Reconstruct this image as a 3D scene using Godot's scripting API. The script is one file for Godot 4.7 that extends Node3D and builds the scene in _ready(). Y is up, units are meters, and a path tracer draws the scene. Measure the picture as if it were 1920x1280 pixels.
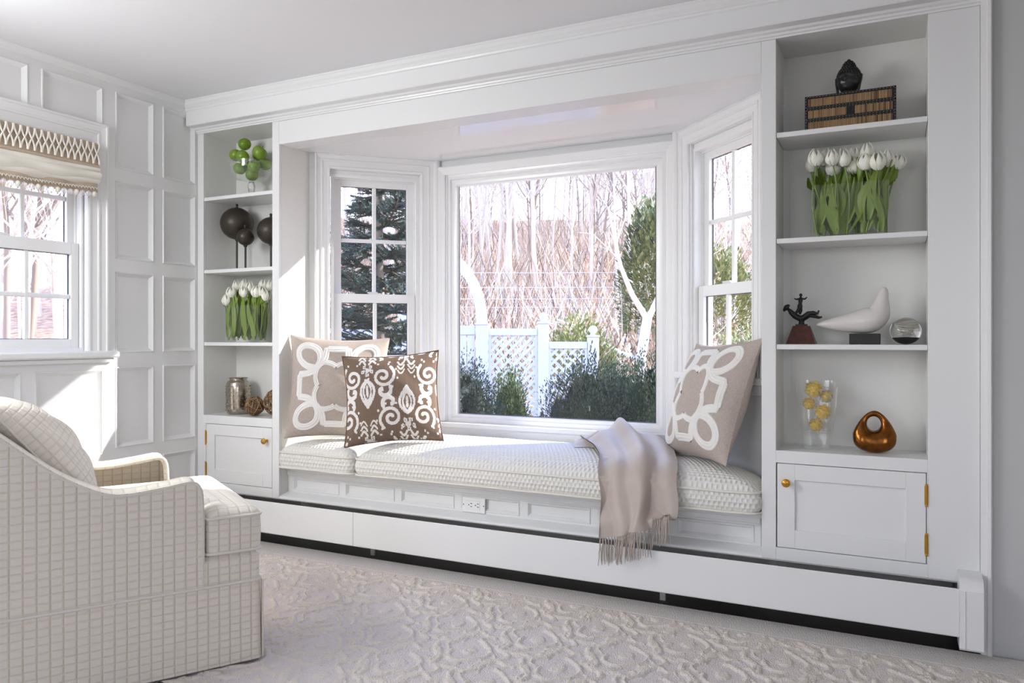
extends Node3D

var M := {}
var taken := {}
var rng := RandomNumberGenerator.new()
const XL := -3.647
const CEIL := 2.485

# ---------------------------------------------------------------- mesh builder
class MB:
	var v := PackedVector3Array()
	var n := PackedVector3Array()
	var t := PackedVector2Array()
	var c := PackedColorArray()
	var ix := PackedInt32Array()
	var xf := Transform3D()
	var col := Color(1, 1, 1)

	func put(p: Vector3, nn: Vector3, uv := Vector2.ZERO) -> int:
		v.append(xf * p)
		n.append((xf.basis * nn).normalized())
		t.append(uv)
		c.append(col)
		return v.size() - 1

	func face(a: int, b: int, d: int) -> void:
		var cr := (v[b] - v[a]).cross(v[d] - v[a])
		if cr.dot(n[a] + n[b] + n[d]) > 0.0:
			ix.append_array(PackedInt32Array([a, d, b]))
		else:
			ix.append_array(PackedInt32Array([a, b, d]))

	# flat polygon (convex fan), outward hint
	func poly(pts: Array, out: Vector3) -> void:
		var nn: Vector3 = (pts[1] - pts[0]).cross(pts[2] - pts[0])
		if nn.length() < 1e-12 and pts.size() > 3:
			nn = (pts[2] - pts[0]).cross(pts[3] - pts[0])
		nn = nn.normalized()
		if nn.dot(out) < 0.0:
			nn = -nn
		var ax := nn.abs()
		var k := []
		for p in pts:
			var uv := Vector2(p.x, p.y)
			if ax.y > ax.x and ax.y > ax.z:
				uv = Vector2(p.x, p.z)
			elif ax.x > ax.z:
				uv = Vector2(p.z, p.y)
			k.append(put(p, nn, uv))
		for i in range(1, k.size() - 1):
			face(k[0], k[i], k[i + 1])

	func box(lo: Vector3, hi: Vector3, b := 0.0) -> void:
		var ctr := (lo + hi) * 0.5
		b = minf(b, 0.45 * minf(hi.x - lo.x, minf(hi.y - lo.y, hi.z - lo.z)))
		for ax in 3:
			var a1 := (ax + 1) % 3
			var a2 := (ax + 2) % 3
			for s in [0, 1]:
				var pts := []
				for q in [[0, 0], [1, 0], [1, 1], [0, 1]]:
					var p := Vector3()
					p[ax] = hi[ax] if s else lo[ax]
					p[a1] = (hi[a1] - b) if q[0] else (lo[a1] + b)
					p[a2] = (hi[a2] - b) if q[1] else (lo[a2] + b)
					pts.append(p)
				var o := Vector3()
				o[ax] = 1.0 if s else -1.0
				poly(pts, o)
		if b <= 0.0:
			return
		for ax in 3:
			var a1 := (ax + 1) % 3
			var a2 := (ax + 2) % 3
			for s1 in [0, 1]:
				for s2 in [0, 1]:
					var pts := []
					for e in [0, 1]:
						for w in ([0, 1] if e == 0 else [1, 0]):
							var p := Vector3()
							p[ax] = (hi[ax] - b) if e else (lo[ax] + b)
							p[a1] = (hi[a1] - (0.0 if w == 0 else b)) if s1 else (lo[a1] + (0.0 if w == 0 else b))
							p[a2] = (hi[a2] - (b if w == 0 else 0.0)) if s2 else (lo[a2] + (b if w == 0 else 0.0))
							pts.append(p)
					var o := Vector3()
					o[a1] = 1.0 if s1 else -1.0
					o[a2] = 1.0 if s2 else -1.0
					poly(pts, o)
		for sx in [0, 1]:
			for sy in [0, 1]:
				for sz in [0, 1]:
					var s := [sx, sy, sz]
					var pts := []
					for ax in 3:
						var p := Vector3()
						for q in 3:
							var dd := 0.0 if q == ax else b
							p[q] = (hi[q] - dd) if s[q] else (lo[q] + dd)
						pts.append(p)
					poly(pts, (pts[0] - ctr))

	# extruded polygon: pts in local xy, from z0 to z1
	func prism(pts: PackedVector2Array, z0: float, z1: float) -> void:
		var tr := Geometry2D.triangulate_polygon(pts)
		for s in [0, 1]:
			var z := z1 if s else z0
			var base := v.size()
			for p in pts:
				put(Vector3(p.x, p.y, z), Vector3(0, 0, 1 if s else -1), p)
			for i in range(0, tr.size(), 3):
				face(base + tr[i], base + tr[i + 1], base + tr[i + 2])
		var area := 0.0
		for i in pts.size():
			var p := pts[i]
			var q := pts[(i + 1) % pts.size()]
			area += p.x * q.y - q.x * p.y
		for i in pts.size():
			var p := pts[i]
			var q := pts[(i + 1) % pts.size()]
			var o := Vector3(q.y - p.y, p.x - q.x, 0) * signf(area)
			poly([Vector3(p.x, p.y, z0), Vector3(q.x, q.y, z0), Vector3(q.x, q.y, z1), Vector3(p.x, p.y, z1)], o)

	# moulding swept round a rectangle in local xy, profile of (inward offset, height z)
	func ring(x0: float, y0: float, x1: float, y1: float, prof: Array, sides := 15) -> void:
		for k in range(prof.size() - 1):
			var a: Vector2 = prof[k]
			var b: Vector2 = prof[k + 1]
			var A := [Vector3(x0 + a.x, y0 + a.x, a.y), Vector3(x1 - a.x, y0 + a.x, a.y), Vector3(x1 - a.x, y1 - a.x, a.y), Vector3(x0 + a.x, y1 - a.x, a.y)]
			var B := [Vector3(x0 + b.x, y0 + b.x, b.y), Vector3(x1 - b.x, y0 + b.x, b.y), Vector3(x1 - b.x, y1 - b.x, b.y), Vector3(x0 + b.x, y1 - b.x, b.y)]
			if not (sides & 1):
				A[0].y = y0
				A[1].y = y0
				B[0].y = y0
				B[1].y = y0
			var inw := [Vector3(0, 1, 0), Vector3(-1, 0, 0), Vector3(0, -1, 0), Vector3(1, 0, 0)]
			for s in 4:
				if not (sides & (1 << s)):
					continue
				var e := (s + 1) % 4
				var d := b - a
				var o: Vector3 = inw[s] * (-d.y) + Vector3(0, 0, 1) * d.x
				if d.length() < 1e-6:
					continue
				poly([A[s], A[e], B[e], B[s]], o)

	# smooth surface from a (nv x nu) array of points
	func grid(pts: PackedVector3Array, nu: int, nv: int, uvs := PackedVector2Array(), close_u := false, close_v := false, flip := false) -> void:
		var nn := PackedVector3Array()
		nn.resize(pts.size())
		for j in nv:
			for i in nu:
				var i0 := i - 1
				var i1 := i + 1
				var j0 := j - 1
				var j1 := j + 1
				if close_u:
					i0 = nu - 2 if i == 0 else i0
					i1 = 1 if i == nu - 1 else i1
				else:
					i0 = maxi(i0, 0)
					i1 = mini(i1, nu - 1)
				if close_v:
					j0 = nv - 2 if j == 0 else j0
					j1 = 1 if j == nv - 1 else j1
				else:
					j0 = maxi(j0, 0)
					j1 = mini(j1, nv - 1)
				var du := pts[j * nu + i1] - pts[j * nu + i0]
				var dv := pts[j1 * nu + i] - pts[j0 * nu + i]
				if du.length_squared() < 1e-14:
					var jj := j1 if j == 0 else j0
					du = pts[jj * nu + i1] - pts[jj * nu + i0]
				var q := du.cross(dv)
				if q.length_squared() < 1e-18:
					q = Vector3(0, 1, 0)
				nn[j * nu + i] = -q.normalized() if flip else q.normalized()
		var base := v.size()
		for j in nv:
			for i in nu:
				var k := j * nu + i
				put(pts[k], nn[k], uvs[k] if uvs.size() else Vector2(float(i) / (nu - 1), float(j) / (nv - 1)))
		for j in nv - 1:
			for i in nu - 1:
				var a := base + j * nu + i
				if flip:
					ix.append_array(PackedInt32Array([a, a + 1, a + nu, a + 1, a + nu + 1, a + nu]))
				else:
					ix.append_array(PackedInt32Array([a, a + nu, a + 1, a + 1, a + nu, a + nu + 1]))

	func lathe(prof: Array, seg := 24, at := Vector3.ZERO) -> void:
		var pts := PackedVector3Array()
		for j in prof.size():
			for i in seg + 1:
				var a := TAU * i / seg
				pts.append(at + Vector3(prof[j].x * cos(a), prof[j].y, -prof[j].x * sin(a)))
		grid(pts, seg + 1, prof.size(), PackedVector2Array(), true)

	func tube(path: Array, rad, seg := 8, caps := true) -> void:
		var np := path.size()
		var pts := PackedVector3Array()
		var up := Vector3.UP
		var first: Vector3 = (path[1] - path[0]).normalized()
		if absf(first.dot(up)) > 0.9:
			up = Vector3.RIGHT
		var side := first.cross(up).normalized()
		for j in np:
			var d: Vector3 = (path[mini(j + 1, np - 1)] - path[maxi(j - 1, 0)]).normalized()
			side = (side - d * side.dot(d)).normalized()
			var w := d.cross(side)
			var r: float = rad[j] if rad is Array else rad
			for i in seg + 1:
				var a := TAU * i / seg
				pts.append(path[j] + (side * cos(a) + w * sin(a)) * r)
		grid(pts, seg + 1, np, PackedVector2Array(), true, false, false)
		if caps:
			for e in [0, np - 1]:
				var ring := []
				for i in seg:
					ring.append(pts[e * (seg + 1) + i])
				var dd: Vector3 = path[1] - path[0] if e == 0 else path[np - 2] - path[np - 1]
				poly(ring, -dd)

	func ball(at: Vector3, r: Vector3, seg := 16, rows := 10) -> void:
		var pts := PackedVector3Array()
		for j in rows + 1:
			var b := PI * j / rows - PI / 2
			for i in seg + 1:
				var a := TAU * i / seg
				pts.append(at + Vector3(cos(b) * cos(a) * r.x, sin(b) * r.y, -cos(b) * sin(a) * r.z))
		grid(pts, seg + 1, rows + 1, PackedVector2Array(), true)

	func mesh(use_color := false) -> ArrayMesh:
		var arr := []
		arr.resize(Mesh.ARRAY_MAX)
		arr[Mesh.ARRAY_VERTEX] = v
		arr[Mesh.ARRAY_NORMAL] = n
		arr[Mesh.ARRAY_TEX_UV] = t
		if use_color:
			arr[Mesh.ARRAY_COLOR] = c
		arr[Mesh.ARRAY_INDEX] = ix
		var m := ArrayMesh.new()
		m.add_surface_from_arrays(Mesh.PRIMITIVE_TRIANGLES, arr)
		return m

# ---------------------------------------------------------------- scene helpers
func numbered(called: String) -> String:
	var k: int = taken.get(called, 0)
	taken[called] = k + 1
	return called if k == 0 else "%s_%03d" % [called, k]

func inst(called: String, mesh: Mesh, m: Material, parent: Node = null) -> MeshInstance3D:
	var o := MeshInstance3D.new()
	o.mesh = mesh
	o.material_override = m
	if parent == null:
		o.name = numbered(called)
		add_child(o)
	else:
		o.name = called
		parent.add_child(o, true)
	return o

func obj(called: String, b: MB, m: Material, parent: Node = null, colored := false) -> MeshInstance3D:
	return inst(called, b.mesh(colored), m, parent)

func tag(o: Node, label: String, category := "", group := "", kind := "") -> Node:
	o.set_meta("label", label)
	if category:
		o.set_meta("category", category)
	if group:
		o.set_meta("group", group)
	if kind:
		o.set_meta("kind", kind)
	return o

func thing(called: String, label: String, category: String, at := Vector3.ZERO, turn := 0.0, group := "") -> Node3D:
	var o := Node3D.new()
	o.name = numbered(called)
	add_child(o)
	o.position = at
	o.rotation.y = turn
	tag(o, label, category, group)
	return o

func structure(called: String, label: String, category: String) -> Node3D:
	var o := Node3D.new()
	o.name = numbered(called)
	add_child(o)
	tag(o, label, category, "", "structure")
	return o

func part(parent: Node, called: String, lo: Vector3, hi: Vector3, m: Material, bev := 0.0) -> MeshInstance3D:
	var b := MB.new()
	b.box(lo, hi, bev)
	return obj(called, b, m, parent)

func V(x: float, y: float, z: float) -> Vector3:
	return Vector3(x, y, z)

func mat(c: Color, rough := 0.6, metal := 0.0, spec := 0.5) -> StandardMaterial3D:
	var m := StandardMaterial3D.new()
	m.albedo_color = c
	m.roughness = rough
	m.metallic = metal
	m.metallic_specular = spec
	return m

func glassy(c: Color, alpha := 0.05) -> StandardMaterial3D:
	var m := StandardMaterial3D.new()
	m.albedo_color = Color(c.r, c.g, c.b, alpha)
	m.transparency = BaseMaterial3D.TRANSPARENCY_ALPHA
	m.roughness = 0.0
	return m

func noise_tex(freq: float, size := 256, as_normal := false, bump := 4.0, seed_ := 1, oct := 3, c0 := Color.BLACK, c1 := Color.WHITE) -> NoiseTexture2D:
	var f := FastNoiseLite.new()
	f.noise_type = FastNoiseLite.TYPE_SIMPLEX_SMOOTH
	f.frequency = freq
	f.fractal_octaves = oct
	f.seed = seed_
	var tx := NoiseTexture2D.new()
	tx.width = size
	tx.height = size
	tx.seamless = true
	tx.noise = f
	if as_normal:
		tx.as_normal_map = true
		tx.bump_strength = bump
	else:
		var g := Gradient.new()
		g.set_color(0, c0)
		g.set_color(1, c1)
		tx.color_ramp = g
	return tx

func tri(m: StandardMaterial3D, scale: float, world := true) -> StandardMaterial3D:
	m.uv1_triplanar = true
	m.uv1_world_triplanar = world
	m.uv1_scale = Vector3.ONE * scale
	return m

func _ready() -> void:
	rng.seed = 7
	# ---- camera: level, 1.13 m above the floor, turned 26.5 degrees left of the bay wall
	var cam := Camera3D.new()
	cam.name = "camera"
	add_child(cam)
	cam.projection = Camera3D.PROJECTION_FRUSTUM
	cam.near = 0.05
	cam.far = 400.0
	cam.size = 2.0 * 0.05 * 640.0 / 1443.0
	cam.frustum_offset = Vector2(0.0, -7.0 / 1443.0 * 0.05)
	cam.position = V(0, 1.132, 3.2)
	cam.rotation_degrees = V(0, 26.5, 0)
	cam.current = true
	# ---- sky and sun
	var env := Environment.new()
	env.background_mode = Environment.BG_SKY
	var sm := ProceduralSkyMaterial.new()
	sm.sky_top_color = Color(0.40, 0.60, 0.97)
	sm.sky_horizon_color = Color(0.99, 0.995, 1.0)
	sm.ground_horizon_color = Color(0.60, 0.58, 0.56)
	sm.ground_bottom_color = Color(0.35, 0.33, 0.31)
	sm.sky_curve = 0.5
	sm.sun_angle_max = 40.0
	sm.sun_curve = 0.2
	sm.sky_energy_multiplier = SKY
	sm.ground_energy_multiplier = SKY
	var sky := Sky.new()
	sky.sky_material = sm
	env.sky = sky
	env.tonemap_mode = Environment.TONE_MAPPER_LINEAR
	env.tonemap_exposure = EXPOSURE
	env.sdfgi_enabled = true
	env.ssao_enabled = true
	env.ssil_enabled = true
	var we := WorldEnvironment.new()
	we.name = "environment"
	we.environment = env
	add_child(we)
	var sun := DirectionalLight3D.new()
	sun.name = "sun"
	add_child(sun)
	sun.look_at_from_position(Vector3.ZERO, V(-1.2, -0.73, 1.0))
	sun.light_color = Color(1.0, 0.98, 0.955)
	sun.light_energy = SUN
	sun.light_angular_distance = 1.0
	sun.shadow_enabled = true
	# ---- soft daylight from the room's other windows, which lie outside the frame
	daylight("window_light_side", V(XL + 0.03, 1.55, 3.95), V(1, 0, 0), Vector2(1.1, 1.25), SIDE)
	daylight("window_light_rear", V(-1.9, 1.5, 5.72), V(0, 0, -1), Vector2(1.6, 1.45), REAR)
	daylight("window_light_rear_wide", V(1.2, 1.5, 5.72), V(0, 0, -1), Vector2(1.6, 1.45), REAR)
	materials()
	softbox()
	room()
	bookcases()
	bay()
	outdoors()
	furniture()
	small_things()

const SKY := 1.85
const EXPOSURE := 1.02
const SUN := 3.0
const SIDE := 0.5
const SOFTBOX := 4.6
const REAR := 0.42

func daylight(called: String, at: Vector3, dir: Vector3, size: Vector2, e: float) -> void:
	var l := AreaLight3D.new()
	l.name = called
	add_child(l)
	l.look_at_from_position(at, at + dir)
	l.area_size = size
	l.area_normalize_energy = false
	l.light_energy = e
	l.light_color = Color(0.975, 0.985, 1.0)
	l.shadow_enabled = true

func materials() -> void:
	M.paint = mat(Color(0.905, 0.905, 0.90), 0.32)
	M.paint.normal_enabled = true
	M.paint.normal_texture = noise_tex(0.02, 256, true, 1.0, 3, 2)
	M.paint.normal_scale = 0.05
	tri(M.paint, 6.0)
	M.gloss = mat(Color(0.90, 0.905, 0.91), 0.10)
	M.ceiling = mat(Color(0.90, 0.90, 0.90), 0.75)
	M.shelfback = mat(Color(0.90, 0.898, 0.878), 0.4)
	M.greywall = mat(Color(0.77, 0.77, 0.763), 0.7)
	M.vinyl = mat(Color(0.92, 0.92, 0.915), 0.25)
	M.steel = mat(Color(0.74, 0.73, 0.72), 0.5)
	M.floorwood = mat(Color(0.13, 0.085, 0.065), 0.35)
	M.glass = glassy(Color(1, 1, 1), 0.015)
	M.glass.metallic_specular = 0.11
	M.brass = mat(Color(0.80, 0.60, 0.26), 0.28, 1.0)
	M.gap = mat(Color(0.12, 0.11, 0.10), 0.8)
	M.gasket = mat(Color(0.22, 0.23, 0.25), 0.6)
	M.siding = mat(Color(0.80, 0.83, 0.86), 0.7)

# the photographer's softbox on its stand, left of the viewer; the big window mirrors it
func softbox() -> void:
	var at := V(-3.2, 1.95, 2.3)
	var dir := (V(-0.6, 1.25, 0.0) - at).normalized()
	var t := thing("studio_softbox", "white studio softbox on a black stand beside the left wall", "studio light", V(at.x, 0.013, at.z))
	var B := Basis.looking_at(dir)
	var T := Transform3D(B, at - t.position)
	var b := MB.new()
	b.xf = T
	b.box(V(-0.50, -0.36, 0.004), V(0.50, 0.36, 0.010))
	var face := mat(Color(0.95, 0.95, 0.95), 0.8)
	face.emission_enabled = true
	face.emission = Color(0.975, 0.985, 1.0)
	face.emission_energy_multiplier = 1.0
	obj("lamp_diffuser", b, face, t)
	var s := MB.new()
	s.xf = T
	s.ring(-0.52, -0.38, 0.52, 0.38, [Vector2(0.0, 0.0), Vector2(-0.002, 0.02), Vector2(0.10, 0.09), Vector2(0.30, 0.15), Vector2(0.37, 0.16)])
	obj("hood", s, mat(Color(0.05, 0.05, 0.05), 0.8), t)
	var p := MB.new()
	var back := T * V(0.1, 0, 0.16)
	p.tube([V(back.x, 0.5, back.z), V(back.x, back.y, back.z)], 0.012, 8)
	obj("pole", p, mat(Color(0.06, 0.06, 0.06), 0.4), t)
	for k in 3:
		var a := TAU * k / 3.0 + 0.4
		var l := MB.new()
		l.tube([V(back.x, 0.55, back.z), V(back.x + cos(a) * 0.28, 0.006, back.z + sin(a) * 0.28)], 0.008, 6)
		obj("leg", l, mat(Color(0.06, 0.06, 0.06), 0.4), t)
	var l := AreaLight3D.new()
	l.name = "softbox_light"
	add_child(l)
	l.transform = Transform3D(B, at - B.z * 0.004)
	l.area_size = Vector2(1.0, 0.72)
	l.area_normalize_energy = false
	l.light_energy = SOFTBOX
	l.light_color = Color(0.975, 0.985, 1.0)
	l.shadow_enabled = true

# ---------------------------------------------------------------- room shell
const PMOULD := [Vector2(0, 0.0), Vector2(0.002, 0.004), Vector2(0.006, 0.005), Vector2(0.009, 0.001), Vector2(0.013, -0.003), Vector2(0.020, -0.010), Vector2(0.024, -0.0135)]

func panel_frame(parent: Node, xf: Transform3D, x0: float, y0: float, x1: float, y1: float, prof := PMOULD, m: Material = null) -> void:
	var b := MB.new()
	b.xf = xf
	b.ring(x0, y0, x1, y1, prof)
	obj("panel_moulding", b, m if m else M.paint, parent)

func room() -> void:
	# floor, ceiling, far walls
	tag(part(null, "floor", V(-3.9, -0.2, -0.28), V(3.3, 0.0, 5.9), M.floorwood), "dark stained wooden floor showing below the heater panel", "floor", "", "structure")
	tag(part(null, "ceiling", V(-3.9, CEIL, -0.13), V(3.3, CEIL + 0.3, 5.9), M.ceiling), "plain white ceiling", "ceiling", "", "structure")
	tag(part(null, "wall_right", V(3.0, -0.2, -0.13), V(3.15, CEIL, 5.9), M.paint), "plain white wall on the right side of the room", "wall", "", "structure")
	# rear wall with two windows
	var rear := structure("wall_back", "white wall behind the viewer with two wide windows", "wall")
	part(rear, "wall_panel", V(-3.9, -0.2, 5.75), V(3.15, 0.7, 5.9), M.paint)
	part(rear, "wall_panel", V(-3.9, 2.3, 5.75), V(3.15, CEIL, 5.9), M.paint)
	for r in [[-3.9, -2.75], [-1.05, 0.35], [2.05, 3.15]]:
		part(rear, "wall_panel", V(r[0], 0.7, 5.75), V(r[1], 2.3, 5.9), M.paint)
	for k in 2:
		var w := structure("window_%d" % (6 + k), "wide white framed window in the rear wall", "window")
		var xc: float = [-1.9, 1.2][k]
		var b := MB.new()
		b.xf = Transform3D(Basis(V(-1, 0, 0), V(0, 1, 0), V(0, 0, -1)), V(xc, 0, 5.75))
		b.ring(-0.85, 0.7, 0.85, 2.3, [Vector2(-0.09, 0), Vector2(-0.09, 0.02), Vector2(0, 0.016), Vector2(0, -0.1), Vector2(0.05, -0.1), Vector2(0.05, -0.13)])
		obj("frame", b, M.vinyl, w)
		part(w, "pane", V(xc - 0.82, 0.73, 5.855), V(xc + 0.82, 2.27, 5.859), M.glass)
	# right end of the bay wall: grey wall, trim strip
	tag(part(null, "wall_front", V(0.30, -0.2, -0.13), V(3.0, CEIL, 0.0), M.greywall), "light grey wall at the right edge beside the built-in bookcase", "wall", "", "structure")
	var tb := MB.new()
	tb.xf = Transform3D(Basis(V(1, 0, 0), V(0, 0, 1), V(0, -1, 0)), V(0, 0, 0))
	# profile in (x, z), extruded along y
	tb.prism(PackedVector2Array([Vector2(0.270, 0.0), Vector2(0.270, 0.016), Vector2(0.288, 0.020), Vector2(0.290, 0.026), Vector2(0.300, 0.028), Vector2(0.304, 0.022), Vector2(0.307, 0.0)]), -CEIL, 0.0)
	tag(obj("trim_1", tb, M.paint), "white vertical trim strip between bookcase and grey wall", "trim", "", "structure")
	# cornice over the built-ins, profile in (z, y) extruded along x
	var cb := MB.new()
	cb.xf = Transform3D(Basis(V(0, 0, 1), V(0, 1, 0), V(-1, 0, 0)), Vector3.ZERO)
	cb.prism(PackedVector2Array([Vector2(-0.02, 2.346), Vector2(0.076, 2.346), Vector2(0.080, 2.350), Vector2(0.080, 2.428), Vector2(0.086, 2.432), Vector2(0.088, 2.440), Vector2(0.084, 2.446), Vector2(0.088, 2.452), Vector2(0.098, 2.462), Vector2(0.106, 2.476), Vector2(0.110, 2.478), Vector2(0.110, CEIL + 0.01), Vector2(-0.02, CEIL + 0.01)]), -0.272, -XL)
	tag(obj("trim_2", cb, M.paint), "deep white cornice running above the bookcases and bay", "trim", "", "structure")
	var bm := MB.new()
	bm.xf = cb.xf
	bm.prism(PackedVector2Array([Vector2(-0.02, 2.317), Vector2(0.004, 2.317), Vector2(0.006, 2.324), Vector2(0.012, 2.326), Vector2(0.014, 2.334), Vector2(0.024, 2.338), Vector2(0.030, 2.346), Vector2(-0.02, 2.346)]), -0.272, -XL)
	tag(obj("trim_3", bm, M.paint), "slim white bed moulding just under the cornice", "trim", "", "structure")
	# header over the alcove
	tag(part(null, "wall_header", V(-3.02, 2.19, -0.13), V(-0.48, 2.317, 0.0), M.paint, 0.002), "flat white header board across the top of the bay alcove", "wall", "", "structure")
	tag(part(null, "wall_front_upper", V(-3.8, 2.347, -0.26), V(0.30, CEIL - 0.001, -0.021), M.paint), "white wall above the built-ins hidden behind the cornice", "wall", "", "structure")
	# crown on the left wall
	var lc := MB.new()
	lc.xf = Transform3D(Basis(V(1, 0, 0), V(0, 1, 0), V(0, 0, 1)), V(XL, 0, 0))
	lc.prism(PackedVector2Array([Vector2(-0.01, 2.452), Vector2(0.004, 2.452), Vector2(0.007, 2.460), Vector2(0.018, 2.468), Vector2(0.026, 2.480), Vector2(0.026, CEIL + 0.005), Vector2(-0.01, CEIL + 0.005)]), 0.09, 5.75)
	tag(obj("trim_4", lc, M.paint), "small white crown moulding along the panelled left wall", "trim", "", "structure")
	left_wall()

const W1A := 0.690   # window opening in the left wall, along z
const W1B := 1.445
const W1S := 1.063
const W1H := 2.115

func left_wall() -> void:
	var w := structure("wall_left", "white panelled wall with a window at the left", "wall")
	var xf := XL - 0.0135
	# solid wall pieces round the openings
	part(w, "wall_panel", V(-3.82, -0.2, -0.26), V(xf, CEIL + 0.02, W1A), M.paint)
	part(w, "wall_panel", V(-3.82, -0.2, W1A), V(xf, W1S, W1B), M.paint)
	part(w, "wall_panel", V(-3.82, W1H, W1A), V(xf, CEIL + 0.02, W1B), M.paint)
	part(w, "wall_panel", V(-3.82, -0.2, W1B), V(xf, CEIL + 0.02, 3.35), M.paint)
	part(w, "wall_panel", V(-3.82, -0.2, 3.35), V(xf, 0.9, 4.55), M.paint)
	part(w, "wall_panel", V(-3.82, 2.2, 3.35), V(xf, CEIL + 0.02, 4.55), M.paint)
	part(w, "wall_panel", V(-3.82, -0.2, 4.55), V(xf, CEIL + 0.02, 5.75), M.paint)
	# stiles (z ranges) and rails (y ranges)
	var stiles := [[0.0, 0.016], [0.238, 0.296], [0.528, 0.60]]
	for s in stiles:
		part(w, "stile", V(xf - 0.001, 0, s[0]), V(XL, CEIL, s[1]), M.paint)
	part(w, "stile", V(xf - 0.001, 2.197, 0.918), V(XL, 2.417, 0.980), M.paint)
	part(w, "stile", V(xf - 0.001, 2.197, 1.298), V(XL, 2.417, 1.36), M.paint)
	for yy in [[0.10, 0.46], [0.531, 0.97]]:
		part(w, "stile", V(xf - 0.001, yy[0], 0.950), V(XL, yy[1], 1.012), M.paint)
		part(w, "stile", V(xf - 0.001, yy[0], 1.37), V(XL, yy[1], 1.585), M.paint)
	part(w, "stile", V(xf - 0.001, 0, 1.585), V(XL, CEIL, 3.25), M.paint)
	part(w, "stile", V(xf - 0.001, 0, 4.65), V(XL, CEIL, 5.75), M.paint)
	var rows := [[0.10, 0.488], [0.555, 0.980], [1.053, 1.478], [1.545, 1.955], [2.019, 2.417]]
	var rails := [[0.0, 0.10], [0.488, 0.555], [0.980, 1.053], [1.478, 1.545], [1.955, 2.019], [2.417, CEIL]]
	for col in [[0.016, 0.238], [0.296, 0.528]]:
		for r in rails:
			part(w, "rail", V(xf - 0.001, r[0], col[0]), V(XL, r[1], col[1]), M.paint)
	var T := Transform3D(Basis(V(0, 0, -1), V(0, 1, 0), V(1, 0, 0)), V(XL, 0, 0))   # local x runs towards the bay wall
	for col in [[0.016, 0.238], [0.296, 0.528]]:
		for r in rows:
			panel_frame(w, T, -col[1], r[0], -col[0], r[1])
	# above and below the window
	part(w, "rail", V(xf - 0.001, 2.417, 0.60), V(XL, CEIL, 1.585), M.paint)
	part(w, "rail", V(xf - 0.001, 2.118, 0.60), V(XL, 2.197, 1.585), M.paint)
	part(w, "rail", V(xf - 0.001, 0.97, 0.60), V(XL, W1S, 1.585), M.paint)
	part(w, "rail", V(xf - 0.001, 0.46, 0.60), V(XL, 0.531, 1.585), M.paint)
	part(w, "rail", V(xf - 0.001, 0.0, 0.60), V(XL, 0.10, 1.585), M.paint)
	for col in [[0.60, 0.918], [0.98, 1.298], [1.36, 1.585]]:
		panel_frame(w, T, -col[1], 2.197, -col[0], 2.417)
	for col in [[0.60, 0.950], [1.012, 1.37]]:
		panel_frame(w, T, -col[1], 0.531, -col[0], 0.97)
		panel_frame(w, T, -col[1], 0.10, -col[0], 0.46)
	# the window itself
	var win := structure("window_1", "white double-hung window in the panelled left wall", "window")
	var Tw := Transform3D(T.basis, V(XL, 0, W1B))   # local x from 0 (W1B) to W1B-W1A
	var W := W1B - W1A
	casing(win, Tw, 0.0, W1S, W, W1H, 0.108)
	var sl := MB.new()
	sl.xf = Tw
	sl.box(V(-0.155, W1S - 0.034, -0.12), V(W + 0.155, W1S + 0.002, 0.052), 0.008)
	sl.box(V(-0.14, W1S - 0.058, -0.01), V(W + 0.14, W1S - 0.034, 0.030), 0.006)
	obj("sill", sl, M.paint, win)
	double_hung(win, Tw, 0.012, W - 0.012, W1S + 0.004, W1H - 0.006, [1.555, 1.607], 3, 2, 2, 0.040, 0.052, 0.058, -0.055)
	# second window, off to the side of the viewer
	var w2 := structure("window_5", "white framed window farther along the left wall", "window")
	var b := MB.new()
	b.xf = Transform3D(T.basis, V(XL, 0, 4.55))
	b.ring(0, 0.9, 1.2, 2.2, [Vector2(-0.10, 0), Vector2(-0.10, 0.022), Vector2(0, 0.016), Vector2(0, -0.08), Vector2(0.05, -0.08), Vector2(0.05, -0.12)])
	obj("frame", b, M.vinyl, w2)
	part(w2, "pane", V(XL - 0.125, 0.93, 3.38), V(XL - 0.121, 2.17, 4.52), M.glass)

# casing boards round an opening, local xy plane, room side is +z
func casing(parent: Node, xf: Transform3D, x0: float, y0: float, x1: float, y1: float, w: float, jamb := -0.10) -> void:
	var b := MB.new()
	b.xf = xf
	var k := w / 0.108
	b.ring(x0, y0, x1, y1, [Vector2(-0.108 * k, 0), Vector2(-0.108 * k, 0.024), Vector2(-0.104 * k, 0.029), Vector2(-0.096 * k, 0.029), Vector2(-0.092 * k, 0.023), Vector2(-0.066 * k, 0.017), Vector2(-0.062 * k, 0.021), Vector2(-0.054 * k, 0.021), Vector2(-0.050 * k, 0.016), Vector2(-0.018 * k, 0.013), Vector2(-0.014 * k, 0.017), Vector2(-0.006 * k, 0.017), Vector2(0, 0.012), Vector2(0, jamb)], 14)
	obj("casing", b, M.paint, parent)

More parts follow.
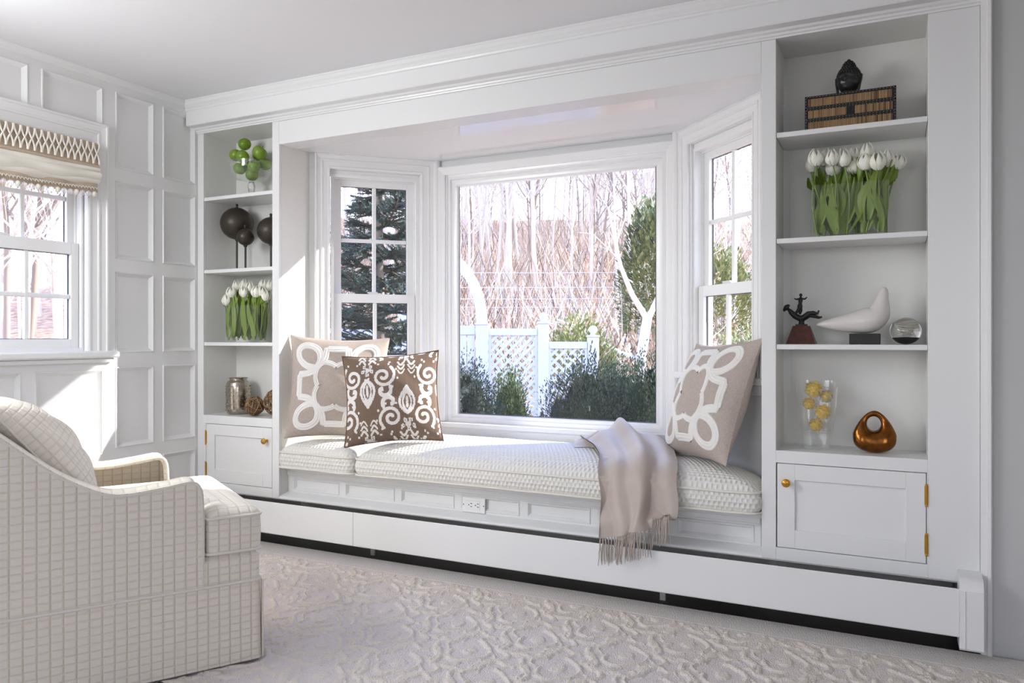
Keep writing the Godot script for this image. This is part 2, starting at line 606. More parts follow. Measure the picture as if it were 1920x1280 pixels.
# sashes with muntins and panes; meet = [bottom, top] of the meeting rail
func double_hung(parent: Node, xf: Transform3D, x0: float, x1: float, y0: float, y1: float, meet: Array, cols: int, rows_up: int, rows_low: int, st: float, top: float, bot: float, z := -0.045) -> void:
	# frame liner
	var fr := MB.new()
	fr.xf = xf
	fr.ring(x0 - 0.02, y0 - 0.004, x1 + 0.02, y1 + 0.02, [Vector2(0, z + 0.035), Vector2(0.018, z + 0.035), Vector2(0.018, z - 0.005), Vector2(0.024, z - 0.005), Vector2(0.024, z - 0.06)])
	obj("frame", fr, M.vinyl, parent)
	for lower in [true, false]:
		var zz: float = z if lower else z - 0.032
		var a: float = y0 if lower else meet[0] + 0.004
		var e: float = meet[1] if lower else y1
		var s := Node3D.new()
		s.name = "sash"
		parent.add_child(s, true)
		var gx0 := x0 + st
		var gx1 := x1 - st
		var gy0: float = a + (bot if lower else 0.04)
		var gy1: float = e - (meet[1] - meet[0] + 0.006 if lower else top)
		var b := MB.new()
		b.xf = xf
		b.box(V(x0, a, zz - 0.015), V(gx0, e, zz + 0.015), 0.002)
		b.box(V(gx1, a, zz - 0.015), V(x1, e, zz + 0.015), 0.002)
		b.box(V(gx0, a, zz - 0.015), V(gx1, gy0, zz + 0.015), 0.002)
		b.box(V(gx0, gy1, zz - 0.015), V(gx1, e, zz + 0.015), 0.002)
		obj("sash_frame", b, M.vinyl, s)
		var g := MB.new()
		g.xf = xf
		g.ring(gx0, gy0, gx1, gy1, [Vector2(0, zz - 0.006), Vector2(0.003, zz - 0.006), Vector2(0.003, zz - 0.012)])
		obj("gasket", g, M.gasket, s)
		var rows := rows_low if lower else rows_up
		var mw := 0.011
		for i in range(1, cols):
			var x: float = lerpf(gx0, gx1, float(i) / cols)
			var mb := MB.new()
			mb.xf = xf
			mb.box(V(x - mw, gy0, zz - 0.010), V(x + mw, gy1, zz + 0.010), 0.004)
			obj("muntin", mb, M.vinyl, s)
		for j in range(1, rows):
			var y: float = lerpf(gy0, gy1, float(j) / rows)
			var mb := MB.new()
			mb.xf = xf
			mb.box(V(gx0, y - mw, zz - 0.0095), V(gx1, y + mw, zz + 0.0095), 0.004)
			obj("muntin", mb, M.vinyl, s)
		for i in cols:
			for j in rows:
				var pb := MB.new()
				pb.xf = xf
				pb.box(V(lerpf(gx0, gx1, float(i) / cols), lerpf(gy0, gy1, float(j) / rows), zz - 0.005), V(lerpf(gx0, gx1, float(i + 1) / cols), lerpf(gy0, gy1, float(j + 1) / rows), zz - 0.002))
				obj("pane", pb, M.glass, s)
		if lower:
			var l := MB.new()
			l.xf = xf
			var xc := (x0 + x1) * 0.5
			l.box(V(xc - 0.035, e, zz - 0.012), V(xc + 0.035, e + 0.006, zz + 0.012), 0.002)
			l.box(V(xc - 0.045, e + 0.006, zz - 0.008), V(xc + 0.018, e + 0.013, zz + 0.008), 0.003)
			obj("sash_lock", l, M.vinyl, s)

# ---------------------------------------------------------------- built-in bookcases
const SHELF_Y := [1.106, 1.525, 1.945]

func bookcases() -> void:
	var l := thing("built_in_bookcase", "narrow white built-in bookcase left of the bay with green apples on its top shelf", "bookcase", Vector3.ZERO, 0.0, "built-in bookcases beside the bay")
	bookcase(l, -3.647, -3.598, -3.070, -3.020, -3.578, -3.054, false)
	var r := thing("built_in_bookcase", "wide white built-in bookcase right of the bay holding a bust and a bird sculpture", "bookcase", Vector3.ZERO, 0.0, "built-in bookcases beside the bay")
	bookcase(r, -0.480, -0.425, 0.106, 0.270, -0.423, 0.102, true)
	heater()

func bookcase(t: Node3D, x0: float, xa: float, xb: float, x1: float, da: float, db: float, hinge_right: bool) -> void:
	var top := 2.317
	var d := -0.25
	part(t, "stile", V(x0, 0.253, -0.02), V(xa, top, 0.0), M.paint, 0.0015)
	part(t, "stile", V(xb, 0.253, -0.02), V(x1, top, 0.0), M.paint, 0.0015)
	part(t, "rail", V(xa, 0.637, -0.02), V(xb, 0.686, 0.0), M.paint, 0.0015)
	part(t, "rail", V(xa, 0.253, -0.02), V(xb, 0.302, 0.0), M.paint, 0.0015)
	part(t, "side_panel", V(x0, 0.256, d), V(xa, top, -0.02), M.shelfback)
	part(t, "side_panel", V(xb, 0.256, d), V(x1, top, -0.02), M.shelfback)
	part(t, "back_panel", V(x0, 0.256, d - 0.02), V(x1, top + 0.03, d), M.shelfback)
	part(t, "top_panel", V(xa, top, d), V(xb, top + 0.03, -0.02), M.shelfback)
	part(t, "shelf", V(xa, 0.660, d), V(xb, 0.686, -0.02), M.paint)
	for y in SHELF_Y:
		part(t, "shelf", V(xa + 0.001, y - 0.020, d), V(xb - 0.001, y, -0.004), M.paint, 0.0015)
	part(t, "cabinet_back", V(xa, 0.253, -0.035), V(xb, 0.66, -0.025), M.gap)
	# inset door
	var door := Node3D.new()
	door.name = "door"
	t.add_child(door)
	var y0 := 0.3045
	var y1 := 0.6345
	var a := maxf(da, xa) + 0.0025
	var b := minf(db, xb) - 0.0025
	if da > xa + 0.004:
		part(t, "stile", V(xa, 0.302, -0.02), V(da, 0.637, 0.0), M.paint, 0.001)
	if db < xb - 0.003:
		part(t, "stile", V(db, 0.302, -0.02), V(xb, 0.637, 0.0), M.paint, 0.001)
	var sw := 0.066
	part(door, "door_stile", V(a, y0, -0.020), V(a + sw, y1, -0.0005), M.paint, 0.0012)
	part(door, "door_stile", V(b - sw, y0, -0.020), V(b, y1, -0.0005), M.paint, 0.0012)
	part(door, "door_rail", V(a + sw, y1 - 0.062, -0.020), V(b - sw, y1, -0.0005), M.paint, 0.0012)
	part(door, "door_rail", V(a + sw, y0, -0.020), V(b - sw, y0 + 0.072, -0.0005), M.paint, 0.0012)
	part(door, "door_panel", V(a + sw - 0.003, y0 + 0.069, -0.020), V(b - sw + 0.003, y1 - 0.059, -0.0095), M.paint)
	# brass knob with a chased face
	var kx := (b - 0.036) if not hinge_right else (a + 0.036)
	var kb := MB.new()
	kb.xf = Transform3D(Basis(V(1, 0, 0), V(0, 0, 1), V(0, -1, 0)), V(kx, 0.563, 0.0))
	kb.lathe([Vector2(0.0, 0.0), Vector2(0.009, 0.0), Vector2(0.0085, 0.003), Vector2(0.005, 0.006), Vector2(0.005, 0.014), Vector2(0.012, 0.019), Vector2(0.0165, 0.024), Vector2(0.0165, 0.028), Vector2(0.012, 0.033), Vector2(0.0, 0.035)], 20)
	for k in 8:
		var an := TAU * k / 8
		kb.ball(V(cos(an) * 0.0115, 0.0315, sin(an) * 0.0115), V(0.003, 0.002, 0.003), 6, 4)
	kb.ball(V(0, 0.034, 0), V(0.005, 0.003, 0.005), 8, 5)
	obj("knob", kb, M.brass, door).set_meta("label", "round chased brass knob")
	var hx := b + 0.001 if hinge_right else a - 0.001
	for hy in [0.555, 0.375]:
		var hb := MB.new()
		hb.tube([V(hx, hy - 0.036, 0.003), V(hx, hy + 0.036, 0.003)], 0.0042, 8)
		hb.ball(V(hx, hy + 0.038, 0.003), V(0.005, 0.005, 0.005), 8, 5)
		hb.ball(V(hx, hy - 0.038, 0.003), V(0.005, 0.005, 0.005), 8, 5)
		hb.box(V(hx - 0.006, hy - 0.034, -0.004), V(hx + 0.006, hy + 0.034, 0.0012))
		obj("hinge", hb, M.brass, door).set_meta("label", "brass butt hinge")

func heater() -> void:
	var t := thing("baseboard_heater", "long white baseboard heater cover with dark slots below the window seat", "heater")
	part(t, "backing", V(XL, 0.0, -0.260), V(0.199, 0.250, -0.246), M.steel)
	part(t, "backing", V(XL, 0.2485, -0.246), V(0.199, 0.2525, -0.002), M.steel)
	# finned pipe inside the cover
	var fin := MB.new()
	fin.tube([V(XL + 0.01, 0.125, 0.008), V(0.19, 0.125, 0.008)], 0.012, 8)
	for i in 150:
		var x := XL + 0.03 + i * 0.0252
		fin.box(V(x, 0.09, -0.030), V(x + 0.0012, 0.165, 0.045))
	obj("finned_pipe", fin, M.steel, t)
	for r in [[XL + 0.004, -2.4385], [-2.4360, 0.1985]]:
		var b := MB.new()
		b.xf = Transform3D(Basis(V(0, 0, 1), V(0, 1, 0), V(-1, 0, 0)), Vector3.ZERO)
		b.prism(PackedVector2Array([Vector2(0.091, 0.252), Vector2(0.093, 0.2545), Vector2(0.098, 0.2545), Vector2(0.100, 0.252), Vector2(0.100, 0.090), Vector2(0.097, 0.086), Vector2(0.091, 0.086)]), -r[1], -r[0])
		obj("front_panel", b, M.paint, t)
	var e := MB.new()
	e.xf = Transform3D(Basis(V(0, 0, 1), V(0, 1, 0), V(-1, 0, 0)), Vector3.ZERO)
	var prof := PackedVector2Array([Vector2(-0.004, 0.300)])
	for k in 6:
		var a := PI / 2 * k / 5
		prof.append(Vector2(0.060 + 0.044 * sin(a), 0.252 + 0.040 * cos(a)))
	prof.append_array(PackedVector2Array([Vector2(0.104, 0.050), Vector2(0.098, 0.043), Vector2(-0.004, 0.043)]))
	e.prism(prof, -0.272, -0.199)
	e.xf = Transform3D()
	e.box(V(0.213, 0.05, 0.103), V(0.218, 0.25, 0.1065), 0.001)
	obj("end_cap", e, M.paint, t)
	# clip legs under the panel
	for x in [-2.437, -0.9]:
		part(t, "bracket", V(x - 0.012, 0.0, -0.07), V(x + 0.012, 0.20, -0.06), M.steel)

# ---------------------------------------------------------------- bay alcove
const BAY := [Vector2(-3.02, 0.0), Vector2(-3.02, -0.24), Vector2(-2.49, -0.77), Vector2(-1.01, -0.77), Vector2(-0.48, -0.24), Vector2(-0.48, 0.0)]

func bay() -> void:
	var q := sqrt(0.5)
	var TL := Transform3D(Basis(V(q, 0, -q), V(0, 1, 0), V(q, 0, q)), V(-3.02, 0, -0.24))
	var TC := Transform3D(Basis(V(1, 0, 0), V(0, 1, 0), V(0, 0, 1)), V(-2.49, 0, -0.77))
	var TR := Transform3D(Basis(V(q, 0, q), V(0, 1, 0), V(-q, 0, q)), V(-1.01, 0, -0.77))
	var LS := 0.7495
	# alcove ceiling (glossy paint) and bay roof
	var cb := MB.new()
	cb.xf = Transform3D(Basis(V(1, 0, 0), V(0, 0, 1), V(0, -1, 0)), Vector3.ZERO)
	cb.prism(PackedVector2Array([Vector2(-3.02, -0.13), Vector2(-3.02, -0.24), Vector2(-2.49, -0.77), Vector2(-1.01, -0.77), Vector2(-0.48, -0.24), Vector2(-0.48, -0.13)]), -2.30, -2.196)
	tag(obj("ceiling_bay", cb, M.gloss), "glossy white ceiling of the bay window alcove", "ceiling", "", "structure")
	var rb := MB.new()
	rb.xf = cb.xf
	rb.prism(PackedVector2Array([Vector2(-3.45, -0.255), Vector2(-3.35, -0.45), Vector2(-2.60, -1.02), Vector2(-0.90, -1.02), Vector2(-0.15, -0.45), Vector2(-0.05, -0.255)]), -2.42, -2.30)
	tag(obj("roof_bay", rb, M.siding), "small roof slab over the bay window", "roof", "", "structure")
	# outer walls behind the bookcases
	tag(part(null, "wall_bay_outer", V(-3.82, -0.9, -0.36), V(-3.02, 2.6, -0.272), M.siding), "outside wall behind the narrow bookcase", "wall", "", "structure")
	tag(part(null, "wall_bay_outer", V(-0.48, -0.9, -0.36), V(3.0, 2.6, -0.272), M.siding), "outside wall behind the wide bookcase", "wall", "", "structure")
	# walls under and over the windows, per facet
	var k := 0
	for f in [[TL, LS, 0.94], [TC, 1.48, 0.625], [TR, LS, 0.94]]:
		var w := structure(["wall_bay_left", "wall_bay_centre", "wall_bay_right"][k], ["white wall round the narrow window at the left of the bay", "white wall round the big middle window of the bay", "white wall round the narrow window at the right of the bay"][k], "wall")
		var b := MB.new()
		b.xf = f[0]
		var a: float = 0.0
		var e: float = f[1]
		b.box(V(a - 0.04, -0.9, -0.13), V(e + 0.04, f[2], -0.002))
		b.box(V(a - 0.04, 2.11, -0.13), V(e + 0.04, 2.30, -0.002))
		if k == 1:
			b.box(V(a - 0.05, 0.6, -0.13), V(0.075, 2.12, -0.002))
			b.box(V(e - 0.075, 0.6, -0.13), V(e + 0.05, 2.12, -0.002))
		else:
			b.box(V(a - 0.05, 0.9, -0.13), V(0.115, 2.12, -0.002))
			b.box(V(e - 0.105, 0.9, -0.13), V(e + 0.05, 2.12, -0.002))
		obj("wall_panel", b, M.paint, w)
		k += 1
	# side windows
	k = 0
	for T in [TL, TR]:
		var w := structure("window_%d" % (2 + 2 * k), ["narrow white double-hung window at the left of the bay with a spruce behind it", "narrow white double-hung window at the right of the bay beside the wide bookcase"][k], "window")
		var x0 := 0.118 if k == 0 else 0.105
		var x1 := 0.650 if k == 0 else 0.637
		casing(w, T, x0, 0.955, x1, 2.112, 0.088, -0.09)
		var hb := MB.new()
		hb.xf = T
		hb.box(V(x0 - 0.10, 0.925, -0.09), V(x1 + 0.10, 0.957, 0.036), 0.005)
		hb.box(V(x0 - 0.09, 0.88, -0.005), V(x1 + 0.09, 0.925, 0.018), 0.004)
		obj("sill", hb, M.paint, w)
		double_hung(w, T, x0 + 0.026, x1 - 0.026, 0.962, 2.068, [1.345, 1.391], 2, 2, 1, 0.044, 0.038, 0.066, -0.05)
		var hd := MB.new()
		hd.xf = T
		hd.box(V(x0, 2.085, -0.09), V(x1, 2.112, -0.02), 0.003)
		obj("head_stop", hd, M.vinyl, w)
		k += 1
	# corner posts where the casings meet
	for s in [[V(-2.482, 0, -0.758), "trim_5", "left"], [V(-1.018, 0, -0.758), "trim_6", "right"]]:
		var b := MB.new()
		b.lathe([Vector2(0.0, 0.60), Vector2(0.024, 0.60), Vector2(0.024, 2.20), Vector2(0.0, 2.20)], 12, s[0])
		tag(obj(s[1], b, M.paint), "white corner post in the bay at the %s of the big window" % s[2], "trim", "", "structure")
	# picture window
	var pw := structure("window_3", "large fixed picture window in the middle of the bay", "window")
	var b := MB.new()
	b.xf = TC
	# stepped frame from the wall face back to the glass; opening of the frame in local coordinates
	var ox0 := 0.060
	var ox1 := 1.420
	b.ring(ox0, 0.630, ox1, 2.112, [Vector2(-0.045, 0), Vector2(-0.045, 0.024), Vector2(-0.038, 0.028), Vector2(-0.028, 0.024), Vector2(-0.010, 0.016), Vector2(0.0, 0.013), Vector2(0.004, 0.008), Vector2(0.004, -0.006), Vector2(0.016, -0.008), Vector2(0.030, -0.008), Vector2(0.033, -0.022), Vector2(0.048, -0.026), Vector2(0.062, -0.028), Vector2(0.066, -0.040), Vector2(0.075, -0.042)], 14)
	b.ring(ox0, 0.618, ox1, 2.112, [Vector2(0.0, 0.013), Vector2(0.004, -0.004), Vector2(0.018, -0.006), Vector2(0.034, -0.010), Vector2(0.038, -0.022), Vector2(0.052, -0.026), Vector2(0.056, -0.040), Vector2(0.062, -0.042)], 1)
	obj("frame", b, M.vinyl, pw)
	var g := MB.new()
	g.xf = TC
	g.ring(ox0 + 0.072, 0.676, ox1 - 0.072, 2.112 - 0.060, [Vector2(0, -0.0405), Vector2(0.004, -0.0405), Vector2(0.004, -0.05)])
	obj("gasket", g, M.gasket, pw)
	var p := MB.new()
	p.xf = TC
	p.box(V(ox0 + 0.06, 0.66, -0.048), V(ox1 - 0.06, 2.07, -0.044))
	obj("pane", p, M.glass, pw)
	# stool (window sill) following the bay
	var sb := MB.new()
	sb.xf = cb.xf
	sb.prism(PackedVector2Array([Vector2(-2.55, -0.76), Vector2(-2.47, -0.715), Vector2(-1.03, -0.715), Vector2(-0.95, -0.76), Vector2(-1.0, -0.80), Vector2(-2.5, -0.80)]), -0.628, -0.604)
	sb.prism(PackedVector2Array([Vector2(-2.50, -0.765), Vector2(-2.47, -0.732), Vector2(-1.03, -0.732), Vector2(-1.0, -0.765)]), -0.604, -0.50)
	obj("sill", sb, M.paint, pw)
	bench()

func bench() -> void:
	var t := thing("window_bench", "white panelled window seat base spanning the bay below the cushions", "bench")
	var zf := -0.070
	part(t, "seat_board", V(-3.02, 0.395, -0.24), V(-0.48, 0.420, -0.052), M.paint, 0.004)
	var sb := MB.new()
	sb.xf = Transform3D(Basis(V(1, 0, 0), V(0, 0, 1), V(0, -1, 0)), Vector3.ZERO)
	sb.prism(PackedVector2Array([Vector2(-3.02, -0.24), Vector2(-2.49, -0.77), Vector2(-1.01, -0.77), Vector2(-0.48, -0.24)]), -0.418, -0.396)
	obj("seat_board", sb, M.paint, t)
	part(t, "back_board", V(-3.02, 0.25, zf - 0.03), V(-0.48, 0.396, zf - 0.012), M.paint)
	part(t, "top_rail", V(-3.02, 0.362, zf - 0.013), V(-0.492, 0.396, zf), M.paint, 0.001)
	part(t, "bottom_rail", V(-3.02, 0.255, zf - 0.013), V(-0.492, 0.290, zf), M.paint, 0.001)
	part(t, "cap_moulding", V(-3.02, 0.372, zf), V(-0.492, 0.397, zf + 0.010), M.paint, 0.004)
	var lb := MB.new()
	lb.xf = Transform3D(Basis(V(0, 0, 1), V(0, 1, 0), V(-1, 0, 0)), Vector3.ZERO)
	lb.prism(PackedVector2Array([Vector2(zf - 0.01, 0.2815), Vector2(zf, 0.2810), Vector2(-0.010, 0.2665), Vector2(-0.002, 0.262), Vector2(0.0, 0.256), Vector2(0.0, 0.253), Vector2(zf - 0.01, 0.253)]), 0.48, 3.02)
	obj("ledge", lb, M.paint, t)
	var n := 7
	var x0 := -3.0
	var pitch := (3.0 - 0.50) / n
	for i in n + 1:
		var xs := x0 + pitch * i
		var a := xs - (0.0195 if i > 0 else 0.02)
		var e := xs + 0.0195 if i < n else -0.492
		part(t, "stile", V(a, 0.290, zf - 0.013), V(e, 0.362, zf), M.paint, 0.001)
	for i in n:
		panel_frame(t, Transform3D(Basis(), V(0, 0, zf)), x0 + pitch * i + 0.0195, 0.290, x0 + pitch * (i + 1) - 0.0195, 0.362, [Vector2(0, 0), Vector2(0.002, 0.003), Vector2(0.006, 0.003), Vector2(0.009, -0.002), Vector2(0.014, -0.009), Vector2(0.016, -0.0125)])
	# power outlet lying on its side
	var o := thing("power_outlet", "white double power outlet set sideways in the window seat base", "outlet")
	part(o, "cover_plate", V(-1.900, 0.282, zf + 0.0032), V(-1.772, 0.356, zf + 0.0075), M.vinyl, 0.002)
	var face := part(o, "receptacle", V(-1.872, 0.298, zf + 0.0075), V(-1.800, 0.340, zf + 0.0095), M.vinyl, 0.002)
	for k in 2:
		var cx: float = [-1.855, -1.818][k]
		var sl := MB.new()
		sl.box(V(cx + 0.003, 0.3255, zf + 0.0093), V(cx + 0.013, 0.3285, zf + 0.0101))
		sl.box(V(cx + 0.003, 0.3105, zf + 0.0093), V(cx + 0.013, 0.3135, zf + 0.0101))
		sl.ball(V(cx - 0.006, 0.319, zf + 0.0095), V(0.003, 0.003, 0.0009), 8, 5)
		obj("slots", sl, M.gap, face)
	for x in [-1.892, -1.780]:
		var sc := MB.new()
		sc.ball(V(x, 0.319, zf + 0.0075), V(0.003, 0.003, 0.0014), 8, 5)
		obj("screw", sc, M.gasket, o)

# ---------------------------------------------------------------- outdoors
const FW := Vector3(-0.4462, 0, -0.8949)    # the direction the room looks out
const RT := Vector3(0.8949, 0, -0.4462)

func ground_y(x: float, z: float) -> float:
	var p := V(x + 1.75, 0, z + 0.8)
	var f := p.dot(FW)
	var r := p.length()
	var rise := maxf(0.0, f - 13.0)
	var y := -0.55 + 0.21 * rise * (1.0 - exp(-rise / 12.0)) * smoothstep(-30.0, 5.0, p.dot(RT) + 25.0)
	if r > 9.0:
		y += 0.25 * sin(x * 0.31 + z * 0.17) + 0.18 * sin(x * 0.13 - z * 0.41)
	return y

func outdoors() -> void:
	M.litter = mat(Color(1.0, 0.93, 0.86), 0.95)
	M.litter.albedo_texture = noise_tex(0.03, 512, false, 1, 11, 6, Color(0.50, 0.36, 0.27), Color(0.98, 0.90, 0.80))
	tri(M.litter, 0.16)
	M.bark = mat(Color(0.86, 0.83, 0.80), 0.9)
	M.bark2 = mat(Color(0.62, 0.57, 0.53), 0.9)
	M.fence = mat(Color(0.82, 0.85, 0.90), 0.5)
	M.needle = mat(Color(1, 1, 1), 0.7)
	M.needle.vertex_color_use_as_albedo = true
	M.needle.backlight = Color(0.10, 0.12, 0.07)
	M.foliage = mat(Color(1, 1, 1), 0.8, 0.0, 0.2)
	M.foliage.vertex_color_use_as_albedo = true
	M.thinleaf = mat(Color(1, 1, 1), 0.6, 0.0, 0.4)
	M.thinleaf.vertex_color_use_as_albedo = true
	M.thinleaf.backlight = Color(0.8, 0.85, 0.5)
	M.brush = mat(Color(1, 1, 1), 0.8, 0.0, 0.3)
	M.brush.vertex_color_use_as_albedo = true
	M.brush.backlight = Color(0.6, 0.55, 0.48)
	M.wire = mat(Color(0.85, 0.85, 0.86), 0.6)
	# terrain
	var b := MB.new()
	var nu := 90
	var nv := 80
	var pts := PackedVector3Array()
	for j in nv:
		for i in nu:
			var f := -12.0 + 102.0 * pow(float(j) / (nv - 1), 1.4)
			var s := lerpf(-1.0, 1.0, float(i) / (nu - 1)) * (26.0 + 0.8 * absf(f))
			var p := V(-1.75, 0, -0.8) + FW * f + RT * s
			p.y = ground_y(p.x, p.z)
			if p.x > -4.6 and p.z > -1.4:
				p.y = -0.95
			pts.append(p)
	b.grid(pts, nu, nv)
	tag(obj("hillside", b, M.litter), "sunlit hillside covered with fallen leaves beyond the fence", "hillside", "", "structure")
	fence()
	trees()
	shrubs()
	spruce()
	# overhead wires
	for k in 4:
		var y: float = [3.35, 2.55, 2.3, 2.95][k]
		var path := []
		for i in 13:
			var s := lerpf(-34.0, 34.0, i / 12.0)
			path.append(V(0, y + 0.0006 * s * s - 0.2, 3.2) + FW * (24.0 + k * 0.3) + RT * s)
		var w := MB.new()
		w.tube(path, 0.011, 5)
		tag(obj("utility_wire", w, M.wire), ["highest", "third highest", "lowest", "second highest"][k] + " of the thin overhead wires crossing in front of the hillside", "wire", "overhead wires")

func fpos(s: float, y: float, d := 0.0) -> Vector3:
	return V(0, y, 3.2) + FW * (9.5 + d) + RT * s

func fence() -> void:
	var B := Basis(RT, V(0, 1, 0), -FW)   # local x along the fence, z towards the house
	var T := Transform3D(B, fpos(0, 0))
	var gy := -0.6
	# lattice sections: x range, rail top, label
	var secs := [[-0.29, 0.315, 1.245, "white lattice fence section between the arbor and the ball-topped post"], [0.455, 0.93, 1.082, "low white lattice fence section ending at the far ball-topped post"], [-2.60, -1.44, 1.245, "white lattice fence section left of the arbor behind the spruce"]]
	for q in secs:
		var t := thing("lattice_fence", q[3], "fence", Vector3.ZERO, 0.0, "lattice fence sections")
		t.transform = T
		var x0: float = q[0]
		var x1: float = q[1]
		var yt: float = q[2]
		part(t, "top_rail", V(x0, yt - 0.085, -0.035), V(x1, yt, 0.035), M.fence, 0.006)
		part(t, "bottom_rail", V(x0, gy + 0.1, -0.03), V(x1, gy + 0.2, 0.03), M.fence, 0.004)
		part(t, "side_batten", V(x0, gy, -0.022), V(x0 + 0.03, yt - 0.085, 0.022), M.fence)
		part(t, "side_batten", V(x1 - 0.03, gy, -0.022), V(x1, yt - 0.085, 0.022), M.fence)
		var ylo := gy + 0.2
		var yhi := yt - 0.085
		var step := 0.112
		for dir in [1, -1]:
			var c := x0 - (yhi - ylo)
			while c < x1:
				# line x = c + (y - ylo) * dir ..., clipped to the panel
				var a := maxf(x0, c)
				var e := minf(x1, c + (yhi - ylo))
				if e - a > 0.03:
					var p := Vector2(a, ylo + (a - c))
					var r := Vector2(e, ylo + (e - c))
					if dir < 0:
						p = Vector2(x0 + x1 - p.x, p.y)
						r = Vector2(x0 + x1 - r.x, r.y)
					var mid := (p + r) * 0.5
					var sb := MB.new()
					sb.xf = Transform3D(Basis(V(0, 0, 1), (r - p).angle()), V(mid.x, mid.y, 0.006 * dir))
					var hl := (r - p).length() * 0.5
					sb.box(V(-hl, -0.017, -0.005), V(hl, 0.017, 0.005))
					obj("slat", sb, M.fence, t)
				c += step
	# posts with ball finials
	for q in [[0.385, 1.33, "near white fence post with a ball finial between two lattice sections"], [1.0, 1.165, "far white fence post with a sunlit ball finial at the end of the fence"]]:
		var t := thing("fence_post", q[2], "post", Vector3.ZERO, 0.0, "ball-topped fence posts")
		t.transform = T
		var x: float = q[0]
		var y: float = q[1]
		part(t, "post", V(x - 0.067, gy - 0.3, -0.067), V(x + 0.067, y - 0.03, 0.067), M.fence, 0.006)
		part(t, "cap", V(x - 0.080, y - 0.03, -0.080), V(x + 0.080, y, 0.080), M.fence, 0.012)
		var fb := MB.new()
		fb.lathe([Vector2(0.0, y), Vector2(0.035, y), Vector2(0.022, y + 0.012), Vector2(0.024, y + 0.02), Vector2(0.044, y + 0.035), Vector2(0.056, y + 0.062), Vector2(0.052, y + 0.085), Vector2(0.034, y + 0.106), Vector2(0.0, y + 0.116)], 18, V(x, 0, 0))
		obj("ball_finial", fb, M.fence, t)
	# arbor: two arched bands joined by rungs, on four posts
	var t := thing("garden_arbor", "white arched garden arbor with cross rungs at the left of the lattice fence", "arbor")
	t.transform = T
	var cx := -0.865
	for dz in [0.0, -0.55]:
		var ab := MB.new()
		var ring := []
		var n := 28
		for i in n:
			var a0 := PI * i / n
			var a1 := PI * (i + 1) / n
			var q := []
			for a in [a0, a1]:
				for k in [0, 1]:
					q.append(Vector2(cx + cos(a) * (0.545 if k == 0 else 0.425), 1.30 + sin(a) * (0.90 if k == 0 else 0.76)))
			for z in [dz - 0.03, dz + 0.03]:
				ab.poly([V(q[0].x, q[0].y, z), V(q[1].x, q[1].y, z), V(q[3].x, q[3].y, z), V(q[2].x, q[2].y, z)], V(0, 0, z - dz))
			var mid := Vector2(cos((a0 + a1) / 2), sin((a0 + a1) / 2))
			ab.poly([V(q[0].x, q[0].y, dz - 0.03), V(q[2].x, q[2].y, dz - 0.03), V(q[2].x, q[2].y, dz + 0.03), V(q[0].x, q[0].y, dz + 0.03)], V(mid.x, mid.y, 0))
			ab.poly([V(q[1].x, q[1].y, dz - 0.03), V(q[3].x, q[3].y, dz - 0.03), V(q[3].x, q[3].y, dz + 0.03), V(q[1].x, q[1].y, dz + 0.03)], V(-mid.x, -mid.y, 0))
		obj("arch_band", ab, M.fence, t)
		for s in [-1, 1]:
			part(t, "post", V(cx + s * 0.495 - 0.075, gy - 0.3, dz - 0.07), V(cx + s * 0.495 + 0.075, 1.29, dz + 0.07), M.fence, 0.006)
			part(t, "post_cap", V(cx + s * 0.495 - 0.085, 1.29, dz - 0.08), V(cx + s * 0.495 + 0.085, 1.31, dz + 0.08), M.fence, 0.004)
	for i in range(1, 12):
		var a := PI * i / 12
		var p := Vector2(cx + cos(a) * 0.485, 1.30 + sin(a) * 0.83)
		part(t, "rung", V(p.x - 0.02, p.y - 0.02, -0.55), V(p.x + 0.02, p.y + 0.02, 0.0), M.fence)
	# gate in the arbor
	var g := thing("garden_gate", "white boarded garden gate standing under the arbor", "gate")
	g.transform = T
	part(g, "top_rail", V(cx - 0.41, 1.17, -0.03), V(cx + 0.41, 1.28, 0.03), M.fence, 0.004)
	part(g, "bottom_rail", V(cx - 0.41, gy + 0.05, -0.03), V(cx + 0.41, gy + 0.17, 0.03), M.fence, 0.004)
	for i in 8:
		var x := cx - 0.41 + 0.82 * i / 8.0
		part(g, "board", V(x + 0.005, gy + 0.17, -0.012), V(x + 0.0975, 1.17, 0.012), M.fence, 0.003)
	part(g, "latch", V(cx + 0.40, 0.72, 0.02), V(cx + 0.412, 0.86, 0.04), M.gasket)

# --- bare trees
func bare_tree(seed_: int, height: float, spread: float, detail: int) -> ArrayMesh:
	var r := RandomNumberGenerator.new()
	r.seed = seed_
	var b := MB.new()
	grow(b, r, Vector3.ZERO, V(r.randf_range(-0.06, 0.06), 1, r.randf_range(-0.06, 0.06)).normalized(), height, height * 0.0085, 0, detail, spread)
	return b.mesh()

